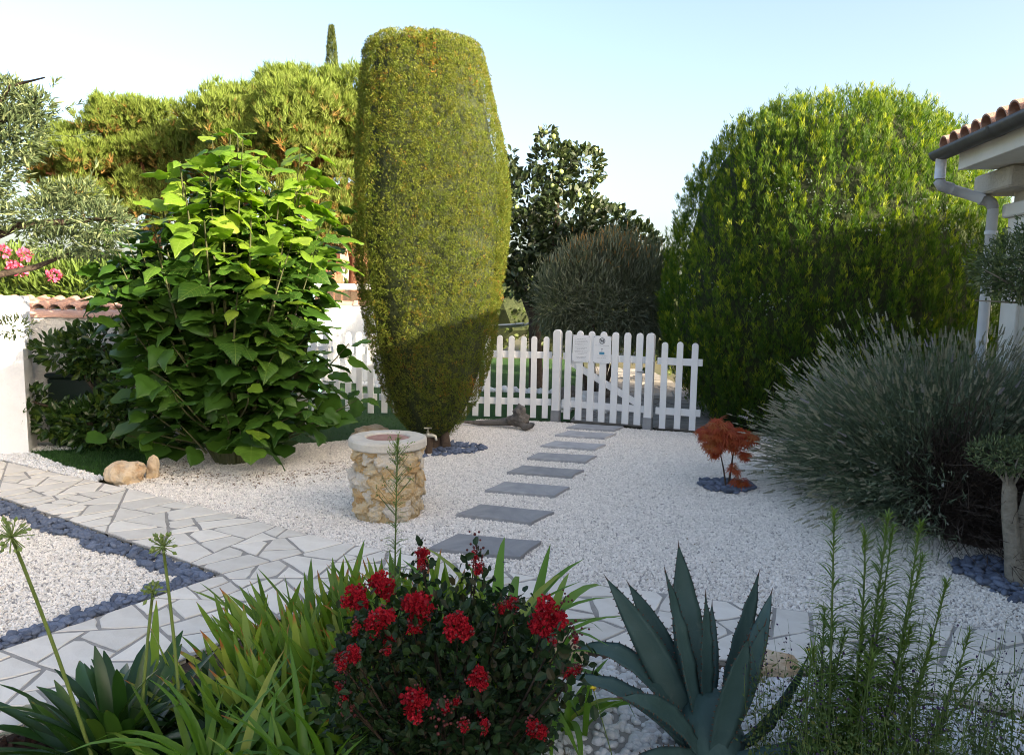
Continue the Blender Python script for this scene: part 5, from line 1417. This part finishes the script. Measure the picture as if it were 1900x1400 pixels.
# ---- agave
ag = thing('agave', (0.73, 2.55, 0), 'blue green agave with toothed pointed leaves in white pebbles', 'agave')
def agave_leaf(p0, ctrl, p1, W, side_hint, fold=0.32, tk=0.02):
    p0, ctrl, p1 = map(lambda q: np.array(q, float), (p0, ctrl, p1)); n = 15
    t = np.linspace(0, 1, n); c = ((1 - t) ** 2)[:, None] * p0 + (2 * t * (1 - t))[:, None] * ctrl + (t ** 2)[:, None] * p1
    tan = nrm(np.gradient(c, axis=0)); sd = nrm(np.asarray(side_hint, float) - tan * (tan @ np.asarray(side_hint, float))[:, None]); nn = np.cross(sd, tan)
    w = .66 * W * np.interp(t, [0, .12, .4, .6, .8, .93, 1], [.62, .66, 1.0, .92, .58, .24, .015]) / 2
    xs = np.array([-1, -.6, 0, .6, 1.0]); V = []
    for k in range(n):
        fz = fold * (1 - .3 * t[k])
        for x in xs: V.append(c[k] + sd[k] * x * w[k] * .95 + nn[k] * (fz * w[k] * (abs(x) ** 1.6) + 0.004 * math.sin(t[k] * 31 + x)))
        th_ = tk * (1 - t[k]) + .002
        for x in (.6, 0, -.6): V.append(c[k] + sd[k] * x * w[k] - nn[k] * (th_ * (1 - abs(x) * .45) - fz * w[k] * abs(x) ** 1.6))
    F = []
    for k in range(n - 1):
        for j in range(8): F.append([k * 8 + j, k * 8 + (j + 1) % 8, (k + 1) * 8 + (j + 1) % 8, (k + 1) * 8 + j])
    m = MB(); m.add(V, [np.array(F)]); lf = m.build('leaf', G['agave'], ag, smooth=True)
    V = np.array(V).reshape(n, 8, 3); s = MB()
    L = np.linalg.norm(p1 - p0); nt = int(L / .03)
    for e, sg in ((0, -1), (4, 1)):
        for q in np.linspace(.16, .93, nt):
            k = int(q * (n - 1)); f = q * (n - 1) - k; b = V[k, e] * (1 - f) + V[k + 1, e] * f
            h = sd[k] * sg * .0075 + tan[k] * .002; a_ = tan[k] * .004; g_ = nn[k] * .003
            s.add([b - a_ - sd[k] * sg * .002, b + a_ - sd[k] * sg * .002, b + g_, b - g_, b + h], [np.array([[0, 2, 4], [2, 1, 4], [1, 3, 4], [3, 0, 4]])])
    s.tube([p1 - tan[-1] * .01, p1 + tan[-1] * .02], [.003, .0006], 5)
    o = s.build('spines', G['agave_tooth'], ag); o.parent = lf
cx_, cy_ = 0.73, 2.55
for (p0, ct_, p1, W, sh) in [
    ((.7, 2.6, .03), (.68, 2.72, .34), (.645, 2.78, .665), .2, (1, .1, 0)),
    ((.68, 2.56, .03), (.56, 2.6, .3), (.36, 2.66, .575), .175, (.8, .1, .5)),
    ((.7, 2.6, .03), (.6, 2.72, .3), (.46, 2.78, .51), .15, (.9, .1, .4)),
    ((.7, 2.52, .03), (.63, 2.55, .36), (.555, 2.58, .64), .13, (.7, .7, .1)),
    ((.78, 2.6, .03), (.86, 2.7, .28), (.955, 2.78, .56), .15, (.9, .2, -.4)),
    ((.77, 2.52, .03), (.86, 2.54, .28), (.95, 2.62, .55), .15, (.7, -.6, -.3)),
    ((.74, 2.62, .03), (.78, 2.76, .2), (.8, 2.84, .41), .11, (1, 0, 0)),
    ((.8, 2.5, .02), (.92, 2.46, .12), (1.04, 2.48, .385), .12, (.5, .4, -.6)),
    ((.66, 2.54, .03), (.46, 2.6, .4), (.24, 2.62, .315), .15, (.3, .8, .4)),
    ((.65, 2.5, .02), (.42, 2.42, .32), (.2, 2.42, .32), .14, (.2, .9, .2)),
    ((.68, 2.47, .02), (.54, 2.34, .3), (.36, 2.26, .34), .12, (.5, .8, .3)),
    ((.73, 2.46, .02), (.74, 2.36, .28), (.79, 2.36, .5), .16, (1, 0, .1)),
    ((.76, 2.5, .03), (.82, 2.44, .3), (.88, 2.47, .5), .13, (.8, -.4, -.2)),
    ((.66, 2.46, .02), (.5, 2.3, .12), (.32, 2.2, .1), .13, (.5, .7, .1)),
    ((.8, 2.45, .02), (.95, 2.36, .14), (1.12, 2.34, .17), .13, (.3, .8, -.1)),
    ((.72, 2.55, .03), (.71, 2.56, .34), (.7, 2.57, .56), .09, (.9, .4, 0))]:
    agave_leaf(p0, ct_, p1, W, sh)
m = MB(); m.lathe([(.11, -.01), (.13, .04), (.1, .12), (.05, .2)], (cx_, cy_, 0), 14); m.build('heart', G['agave'], ag, smooth=True)

# ---- strap leaved plants
def strap(L, w, bend, fold=.25, seg=9, prof=None, twist=0.0, kink=None):
    """leaf growing along +Y then bending towards -Z; unit length; returns template with along-coordinate"""
    t = np.linspace(0, 1, seg + 1); ang = bend * t ** 1.4
    if kink: ang = ang + np.where(t > kink[0], kink[1], 0)
    dy, dz = np.cos(ang), -np.sin(ang); y = np.r_[0, np.cumsum((dy[1:] + dy[:-1]) / 2)] / seg; z = np.r_[0, np.cumsum((dz[1:] + dz[:-1]) / 2)] / seg
    prof = prof or ([0, .25, .6, .85, .96, 1], [.7, .95, 1, .75, .35, .03]); ww = w / 2 * np.interp(t, *prof)
    V, T = [], []
    for k in range(seg + 1):
        tw = twist * t[k]
        for x in (-1, 0, 1):
            V.append((x * ww[k] * math.cos(tw), y[k], z[k] + fold * ww[k] * abs(x) + x * ww[k] * math.sin(tw))); T.append(t[k])
    F = [[k * 3 + j, k * 3 + j + 1, k * 3 + j + 4, k * 3 + j + 3] for k in range(seg) for j in (0, 1)]
    return (np.array(V), [np.array(F)], np.array(T))
def strap_meshes(specs, mat, name='leaf'):
    out = []
    for s_ in specs:
        tp = strap(1, **s_); m = MB(); m.add(tp[0], tp[1], .5, tp[2]); out.append(m.mesh(name, mat, smooth=True))
    return out
def set_leaf(t, me, p, az, tilt, L, roll=0.0, wide=1.0, name='leaf'):
    """az: heading; tilt: lean from vertical"""
    d = np.array([math.cos(az) * math.sin(tilt), math.sin(az) * math.sin(tilt), math.cos(tilt)])
    n_ = np.array([-math.cos(az) * math.cos(tilt), -math.sin(az) * math.cos(tilt), math.sin(tilt)])
    s_ = np.array([-math.sin(az), math.cos(az), 0]); n_ = n_ * math.cos(roll) + s_ * math.sin(roll)
    R = frames(d[None], n_[None], np.array([[L * wide, L, L]]))[0]
    return place(name, me, t, m4(R, p))
r = np.random.default_rng(91)
AG = strap_meshes([dict(w=.105, bend=b, fold=.3, prof=([0, .3, .75, .92, 1], [.75, 1, .95, .6, .08])) for b in (.3, .6, .9, 1.25)], G['agap'])
def agapanthus(c, n, L, label, spread=1.15):
    t = thing('agapanthus', (*c, 0), label, 'agapanthus', 'agapanthus clumps')
    for k in range(n):
        f = (k + .5) / n; az = k * 2.39996 + r.normal() * .2; tilt = .18 + spread * f ** .8 + r.normal() * .08
        p = np.array((c[0] + math.cos(az) * .09 * f + r.normal() * .03, c[1] + math.sin(az) * .09 * f + r.normal() * .03, 0.0))
        set_leaf(t, AG[min(3, int(r.integers(0, 2) + f * 2.4))], p, az, tilt, r.uniform(*L) * (.75 + .3 * f), r.normal() * .35)
    return t
agapanthus((-1.3, 2.36), 110, (.4, .56), 'dark green agapanthus clump with broad strap leaves at the bed corner')
agapanthus((-1.02, 2.52), 56, (.34, .46), 'smaller dark agapanthus clump beside the iris leaves')
def umbel(c, foot, ctrl, rr, n, label, seed):
    q = np.random.default_rng(seed); t = thing('agapanthus_stalk', foot, label, 'seed head', 'agapanthus seed heads')
    tt = np.linspace(0, 1, 9)[:, None]; pts = (1 - tt) ** 2 * np.array(foot) + 2 * tt * (1 - tt) * np.array(ctrl) + tt ** 2 * np.array(c)
    m = MB(); m.tube(pts, np.linspace(.0065, .0045, 9), 7); m.build('stalk', G['stalk'], t, smooth=True)
    m = MB(); d = nrm(q.normal(size=(n, 3)) + np.array([0, 0, .55])); e_ = np.array(c) + d * rr * q.uniform(.75, 1.1, (n, 1)); ribbons(m, np.repeat(np.array(c)[None], n, 0), e_, np.zeros((n, 3)), .0016, 2, q.random(n), q, .9)
    fr = frames(d, q.normal(size=(n, 3)), q.uniform(.007, .016, n)); fr[:, :, 1] *= 1.6; s_ = q.random(n) < .4; m.inst((OCT[0] * .5, OCT[1]), fr[s_], e_[s_])
    m.build('seed_head', G['stalk'], t)
umbel((-1.36, 2.0, .915), (-1.32, 2.3, .0), (-1.36, 2.18, .5), .05, 60, 'pale agapanthus seed head on a leaning stalk by the pebbles', 1)
umbel((-1.088, 2.3, .79), (-1.1, 2.42, .0), (-1.08, 2.36, .4), .042, 55, 'tallest thin agapanthus seed head, spiky, over the paving', 2)
umbel((-1.125, 2.3, .64), (-1.24, 2.4, .0), (-1.2, 2.36, .3), .036, 38, 'shorter green agapanthus seed head below the tall one', 3)

IR = strap_meshes([dict(w=.085, bend=b, fold=.06, twist=tw, prof=([0, .2, .55, .85, 1], [.55, .8, 1, .6, .03])) for b, tw in ((.12, .1), (.35, .3), (.6, -.2), (.95, .2))], G['iris'])
DRY = strap_meshes([dict(w=.06, bend=1.6, fold=.5, twist=1.2), dict(w=.05, bend=.9, fold=.4, twist=-1.0, kink=(.5, 1.2))], G['deadleaf'], 'dry_leaf')
def iris(c, n, ext, L, label, tilt0=.12, sp=.45, dry=9):
    t = thing('iris_clump', (*c, 0), label, 'iris', 'iris clumps')
    for k in range(n):
        p = np.array((c[0] + r.normal() * ext[0], c[1] + r.normal() * ext[1], 0)); az = r.uniform(0, 2 * PI) if r.random() < .55 else r.normal(PI, .5)
        set_leaf(t, IR[min(3, int(abs(r.normal()) * 1.3))], p, az, tilt0 + abs(r.normal()) * sp, r.uniform(*L), r.normal() * .9)
    for k in range(dry):
        p = np.array((c[0] + r.normal() * ext[0], c[1] + r.normal() * ext[1], .03)); set_leaf(t, DRY[k % 2], p, r.uniform(0, 6.3), r.uniform(.5, 1.2), r.uniform(.18, .3), r.normal(), name='dry_leaf')
iris((-.86, 2.95), 90, (.13, .12), (.3, .44), 'iris clump with brown tipped leaves leaning over the paving')
iris((-.56, 3.1), 140, (.18, .14), (.33, .49), 'dense upright iris clump behind the red flowers, brown tips')
iris((-.82, 2.55), 100, (.15, .12), (.34, .48), 'pale broad iris leaves in front of the agapanthus, bent tips', .2, .5, 14)
iris((-.52, 2.6), 100, (.16, .14), (.32, .46), 'yellowish iris leaves between the daylilies and red flowers', .12, .45, 14)
iris((-.3, 3.15), 50, (.13, .1), (.34, .48), 'iris fan around the tall fleabane behind the red flowers', .1, .35, 2)

DL = strap_meshes([dict(w=.055, bend=b, fold=.45, prof=([0, .15, .5, .85, 1], [.7, .95, 1, .5, .03])) for b in (.7, 1.2, 1.8, 2.3)], G['daylily'])
def daylily(c, n, L, label, wide=1.0, sp=.55, ext=.05):
    t = thing('daylily_clump', (*c, 0), label, 'daylily', 'daylily clumps')
    for k in range(n):
        az = k * 2.39996 + r.normal() * .3; p = np.array((c[0] + r.normal() * ext, c[1] + r.normal() * ext, 0))
        set_leaf(t, DL[r.integers(4)], p, az, .1 + abs(r.normal()) * sp, r.uniform(*L), r.normal() * .3, wide)
daylily((-.88, 2.12), 70, (.4, .58), 'bright green arching daylily tuft at the front of the bed')
daylily((-.55, 2.1), 70, (.4, .58), 'arching green daylily tuft beside the red flowering shrub')
daylily((-.66, 1.95), 50, (.36, .5), 'front most narrow daylily tuft below the irises')
daylily((-.02, 2.85), 44, (.58, .76), 'broad strap leaved lily behind the red flowering shrub', 1.35, .45, .06)
daylily((.22, 2.62), 14, (.34, .5), 'drooping pale lily leaves between red shrub and agave', 1.2, .75)

# ---- red crape myrtle
cm = thing('red_crape_myrtle', (-.15, 2.25, 0), 'dark leaved shrub with crinkled deep red flower heads in the foreground', 'flowering shrub')
m = MB()
P, D = on_ellipsoid(5200, (-.16, 2.22, .36), (.37, .3, .34), .3); P = P[P[:, 2] > .02]; D = D[:len(P)]
D = nrm(P - np.array((-.16, 2.22, .2)))
leaves(m, T_OVAL, P, D, (.022, .042), up=.2, jit=.8, wide=1.0)
FH = [(660, 1112, 27), (712, 1086, 24), (785, 1030, 15), (783, 1045, 12), (886, 1052, 13), (880, 1030, 9), (775, 1128, 30), (765, 1166, 12), (850, 1166, 26), (705, 1150, 26), (690, 1172, 14), (722, 1182, 14), (655, 1215, 16), (632, 1222, 13), (718, 1205, 10),
      (1016, 1150, 31), (930, 1126, 12), (950, 1118, 12), (770, 1308, 30), (888, 1260, 20), (860, 1345, 12), (895, 1345, 14), (888, 1322, 7), (1058, 1246, 13), (1072, 1238, 8), (996, 1356, 18), (990, 1340, 12), (634, 1232, 11), (628, 1275, 9), (640, 1292, 7), (825, 1308, 14), (845, 1300, 9), (1028, 1190, 7), (1068, 1186, 6), (660, 1165, 13)]
# heads: x, depth and height in metres (measured once from the photograph)
def head_pos(px, py, Y):
    d = np.array([(px - 950) / 1400, -(py - 700) / 1400, -1.0]); cz, sz = math.cos(rad(1.1)), math.sin(rad(1.1)); d = np.array([d[0] * cz - d[1] * sz, d[0] * sz + d[1] * cz, d[2]])
    a = rad(83.7); d = np.array([d[0], d[1] * math.cos(a) - d[2] * math.sin(a), d[1] * math.sin(a) + d[2] * math.cos(a)])
    return np.array([0, 0, 1.6]) + d * (Y / d[1])
def crinkle(seed):
    q = np.random.default_rng(seed); V = np.array([(x, y, q.normal() * .2) for y in (0, .5, 1) for x in (-.45, 0, .45)]); V[0, 0] = V[2, 0] = 0.05
    return (V, [np.array([[k + a, k + a + 1, k + a + 4, k + a + 3] for k in (0, 3) for a in (0, 1)])])
def head_mesh(seed, n):
    """a loose panicle: several crumpled florets of thin petals around a centre"""
    q = np.random.default_rng(seed); m = MB(); nf = 13 if n > 300 else 8
    fc = nrm(q.normal(size=(nf, 3))) * q.uniform(.35, .82, (nf, 1)) * np.array([.9, .9, 1.15]); fr_ = q.uniform(.24, .42, nf)
    w = q.integers(nf, size=n); d = nrm(q.normal(size=(n, 3))); P = fc[w] + d * (fr_[w] * q.uniform(.5, 1.05, n))[:, None]
    tone = np.clip(q.uniform(.1, .9, nf)[w] + q.normal(size=n) * .18, 0, 1)
    for k in range(4):
        s_ = np.arange(n) % 4 == k; m.inst(crinkle(seed * 7 + k), frames(d[s_] * .6 + q.normal(size=(s_.sum(), 3)) * .7, d[s_] + q.normal(size=(s_.sum(), 3)) * .5, q.uniform(.13, .24, s_.sum())), P[s_], tone[s_])
    return m.mesh('flower_head', G['red'])
HM = [head_mesh(k, 700) for k in range(4)]; HS = [head_mesh(10 + k, 260) for k in range(2)]
stem = MB(); budm = MB(); hr = np.random.default_rng(6)
for k, (px, py, rp) in enumerate(FH):
    Y = np.interp(py, [1020, 1100, 1200, 1360], [2.42, 2.2, 1.98, 1.86]) + hr.normal() * .03
    c_ = head_pos(px, py, Y); R_ = rp * Y / 1400
    me = HM[k % 4] if rp > 14 else HS[k % 2]
    a = hr.uniform(0, 6.3); Rm = np.diag([hr.uniform(.88, 1.12), 1.0, hr.uniform(.85, 1.2)]) @ np.array(Matrix.Rotation(a, 3, 'Z')) * R_ * 1.14
    place('flower_head', me, cm, m4(Rm, c_))
    stem.tube([(-.15, 2.25, 0), (c_ + np.array((-.15, 2.25, -.1))) / 2 + hr.normal(size=3) * .02, c_], [.008, .005, .002], 5)
    nb_ = 10; pb = c_ + nrm(hr.normal(size=(nb_, 3)) + (0, 0, .3)) * R_ * hr.uniform(1.0, 1.35, (nb_, 1)); budm.inst((ICO[0], ICO[1]), np.eye(3)[None] * hr.uniform(.003, .005, nb_)[:, None, None], pb)
    lp = c_ + hr.normal(size=(22, 3)) * .035 - np.array([0, -.01, .05]); leaves(m, T_OVAL, lp, nrm(hr.normal(size=(22, 3))), (.022, .042), up=.2, jit=.5, wide=1.1)
for (px, py, n_, Y) in [(885, 1018, 26, 2.4), (1065, 1165, 22, 2.15), (945, 1150, 20, 2.2), (640, 1250, 24, 2.0), (820, 1330, 22, 1.88), (1050, 1110, 8, 2.3), (640, 1310, 18, 1.95)]:
    c_ = head_pos(px, py, Y); pb = c_ + hr.normal(size=(n_, 3)) * (.014, .014, .026); budm.inst((ICO[0], ICO[1]), np.eye(3)[None] * hr.uniform(.0035, .006, n_)[:, None, None], pb)
    stem.tube([(-.15, 2.25, 0), (c_ + np.array((-.15, 2.25, -.05))) / 2, c_ + (0, 0, .01)], [.007, .004, .0015], 5)
for k in range(9):
    stem.tube([(-.15 + hr.normal() * .05, 2.2 + hr.normal() * .05, -.01), np.array((-.15, 2.2, .15)) + hr.normal(size=3) * .08, np.array((-.15, 2.2, .3)) + hr.normal(size=3) * (.15, .1, .06)], [.011, .008, .003], 6)
tag(m.build('foliage', G['myrtle'], cm), kind='stuff'); stem.build('stems', M['bark'], cm, smooth=True); tag(budm.build('buds', G['bud'], cm, smooth=True), kind='stuff')

# ---- tall fleabanes
def fleabane(foot, tips, label, Ls=(.065, .13), dens=130, flower=False, seed=0):
    q = np.random.default_rng(200 + seed); t = thing('fleabane', foot, label, 'weed', 'tall fleabanes')
    sm, lm = MB(), MB()
    for tip in tips:
        tip = np.array(tip, float); f0 = np.array(foot, float) + q.normal(size=3) * (.015, .015, 0); f0[2] = -.01
        ctrl = (f0 + tip) / 2 + q.normal(size=3) * .02; tt = np.linspace(0, 1, 9)[:, None]; pts = (1 - tt) ** 2 * f0 + 2 * tt * (1 - tt) * ctrl + tt ** 2 * tip
        sm.tube(pts, np.linspace(.006, .002, 9), 6)
        L = np.linalg.norm(tip - f0); n = int(dens * 1.35 * L / .8); u = q.random(n) ** .75; p = (1 - u[:, None]) ** 2 * f0 + 2 * u[:, None] * (1 - u[:, None]) * ctrl + u[:, None] ** 2 * tip
        ax = nrm(tip - f0); az = q.uniform(0, 2 * PI, n); d = np.c_[np.cos(az), np.sin(az), np.zeros(n)] + ax * (.35 + 1.1 * u ** 4)[:, None] + np.array([0, 0, .1])
        sz = q.uniform(*Ls, n) * (1 - .55 * u ** 3); tp = strap(1, .065, .9, .3, 4); lm.inst((tp[0], tp[1]), frames(d, ax[None] + q.normal(size=(n, 3)) * .15, sz), p, np.clip(.25 + .55 * u + q.normal(size=n) * .12, 0, 1))
        # crowded shoot tip
        n = 42; d = ax + q.normal(size=(n, 3)) * .33; lm.inst((tp[0], tp[1]), frames(d, q.normal(size=(n, 3)), q.uniform(.02, .04, n)), tip - ax * q.uniform(0, .07, (n, 1)), q.uniform(.75, 1, n))
        if flower:
            for k in range(34):
                u1 = q.uniform(.72, .97); b = (1 - u1) ** 2 * f0 + 2 * u1 * (1 - u1) * ctrl + u1 ** 2 * tip; a = q.uniform(0, 6.3); e_ = b + np.array([math.cos(a), math.sin(a), 1.2]) * q.uniform(.02, .06) * (1.25 - u1) * 2.4
                sm.tube([b, e_], [.0012, .0007], 4); lm.inst((OCT[0] * (.6, 1, .6), OCT[1]), np.eye(3)[None] * q.uniform(.003, .0055, 5)[:, None, None], e_ + q.normal(size=(5, 3)) * .008, q.uniform(.8, 1, 5))
    sm.build('stem', G['stem'], t, smooth=True); tag(lm.build('foliage', G['weed'], t), kind='stuff')
fleabane((-.45, 2.72, 0), [(-.41, 2.7, 1.075)], 'tall slender flowering weed standing before the stone well', (.04, .08), 150, True, 1)
HP = lambda px, py, Y: tuple(head_pos(px, py, Y))
fleabane((1.02, 2.3, 0), [HP(1548, 950, 2.4), HP(1568, 1170, 2.35), HP(1510, 1200, 2.3), HP(1530, 1130, 2.45)], 'tall green leafy weed closest to the agave', dens=150, seed=2)
fleabane((1.1, 2.3, 0), [HP(1605, 985, 2.4), HP(1648, 955, 2.4), HP(1656, 980, 2.45), HP(1600, 1150, 2.3), HP(1640, 1120, 2.3), HP(1620, 1220, 2.2)], 'cluster of three tall leafy weed stems behind the salvia', dens=150, seed=3)
fleabane((1.14, 2.24, 0), [HP(1708, 970, 2.3), HP(1712, 1030, 2.35), HP(1690, 1160, 2.25), HP(1730, 1190, 2.25)], 'thickest tall leafy weed with pale green tip', (.06, .11), 190, seed=4)
fleabane((1.28, 2.3, 0), [HP(1757, 1080, 2.4), HP(1800, 1170, 2.35), HP(1840, 1230, 2.3)], 'shorter leafy weed at the edge of the salvia', dens=130, seed=5)

# ---- salvia with tiny dark flowers
sv = thing('salvia_bush', (1.25, 2.2, 0), 'airy salvia bush with tiny dark purple flowers at the bed edge', 'salvia')
q = np.random.default_rng(44); sm, lm, fm = MB(), MB(), MB()
N = 340; base_ = np.c_[q.uniform(.85, 1.75, N), q.uniform(1.9, 2.5, N), np.zeros(N)]; lean = np.c_[q.normal(size=N) * .12 + (base_[:, 0] - 1.25) * .35, q.normal(size=N) * .12, np.ones(N)]
Ls = q.uniform(.25, .66, N) * np.interp(base_[:, 0], [.85, 1.2, 1.75], [.75, 1, .8]); tips_ = base_ + nrm(lean) * Ls[:, None]
cs = ribbons(sm, base_, tips_, q.normal(size=(N, 3)) * .03, .0013, 6, q.random(N), q, .6)
k = 34; idx = np.repeat(np.arange(N), k); u = q.uniform(.1, .72, len(idx)); j = np.minimum((u * 6).astype(int), 5); f = (u * 6 - j)[:, None]; P = cs[idx, j] * (1 - f) + cs[idx, j + 1] * f + q.normal(size=(len(idx), 3)) * .018
leaves(lm, T_LANCE, P, nrm(q.normal(size=P.shape)), (.011, .023), up=.3, jit=.5, wide=1.3)
k = 5; idx = np.repeat(np.arange(N), k); u = q.uniform(.74, 1, len(idx)); j = np.minimum((u * 6).astype(int), 5); f = (u * 6 - j)[:, None]; P = cs[idx, j] * (1 - f) + cs[idx, j + 1] * f + q.normal(size=(len(idx), 3)) * .006
leaves(fm, T_OVAL, P, nrm(q.normal(size=P.shape)), (.005, .012), up=.1, jit=.5)
sm.build('stems', G['stem'], sv); tag(lm.build('foliage', G['salvia'], sv), kind='stuff'); tag(fm.build('flowers', G['purple'], sv), kind='stuff')

# ---- small yellow flowers, dry tuft
def hawkbit(foot, c, label, seed):
    q = np.random.default_rng(seed); t = thing('yellow_flower', foot, label, 'flower', 'yellow flowers')
    m = MB(); m.tube([foot, (np.array(foot) + c) / 2 + (.03, 0, .02), c], [.0022, .0018, .0015], 5); m.build('stalk', G['stem'], t)
    m = MB(); n = 26; a = q.uniform(0, 6.3, n); d = np.c_[np.cos(a), np.sin(a), q.uniform(.1, .9, n)]; m.inst(T_LANCE, frames(d, np.tile([0, 0, 1.0], (n, 1)), np.stack([np.full(n, .02), np.full(n, .012), np.full(n, .012)], 1)), np.repeat(np.array(c)[None], n, 0)); m.build('petals', G['yellow'], t)
hawkbit((.32, 2.12, 0), HP(1101, 1278, 2.1), 'single yellow flower between the red shrub and agave', 1)
hawkbit((.98, 2.5, 0), HP(1500, 1206, 2.5), 'tiny yellow flower beside the outer agave leaf', 2)
dt = thing('dry_tuft', (.16, 2.3, 0), 'small dry brown tuft on the pebbles beside the red shrub', 'tuft')
m = MB(); n = 420; p0 = np.array((.17, 2.3, 0)) + q.normal(size=(n, 3)) * (.03, .03, 0); p1 = p0 + q.normal(size=(n, 3)) * (.06, .06, .02) + np.array([0, 0, .09]) * q.random((n, 1)); p1[:, 2] = np.maximum(p1[:, 2], .01); ribbons(m, p0, p1, q.normal(size=(n, 3)) * .02, .0012, 3, q.random(n), q)
tag(m.build('twigs', leafm('dry_tuft_leaf', [(0, (.08, .06, .03)), (1, (.2, .16, .08))], trans=.1), dt), kind='stuff')
# fallen litter at the foot of the big-leaved tree
m = MB(); n = 1000; a = q.uniform(PI * .9, 2 * PI * 1.03, n); k_ = q.uniform(.55, 1.12, n); P = np.c_[-2.35 + np.cos(a) * k_ * 1.05, 6.85 + np.sin(a) * k_ * .85, np.full(n, .012)]; P = P[inside(P, COURT)]
P2 = in_poly(COURT, 260, q); P = np.concatenate([P, np.c_[P2, np.full(len(P2), .016)]])
d = nrm(np.c_[q.normal(size=(len(P), 2)), q.normal(size=len(P)) * .2]); m.inst(T_OVAL, frames(d, np.tile([0, 0, 1.0], (len(P), 1)) + q.normal(size=(len(P), 3)) * .3, q.uniform(.01, .026, len(P))), P)
ob = m.build('leaf_litter', leafm('litter', [(0, (.09, .05, .03)), (1, (.26, .17, .09))], trans=.05)); tag(ob, 'brown dry leaf litter on the gravel under the big leaved tree', 'litter', None, 'stuff')

for o in BASES: del o['_b']
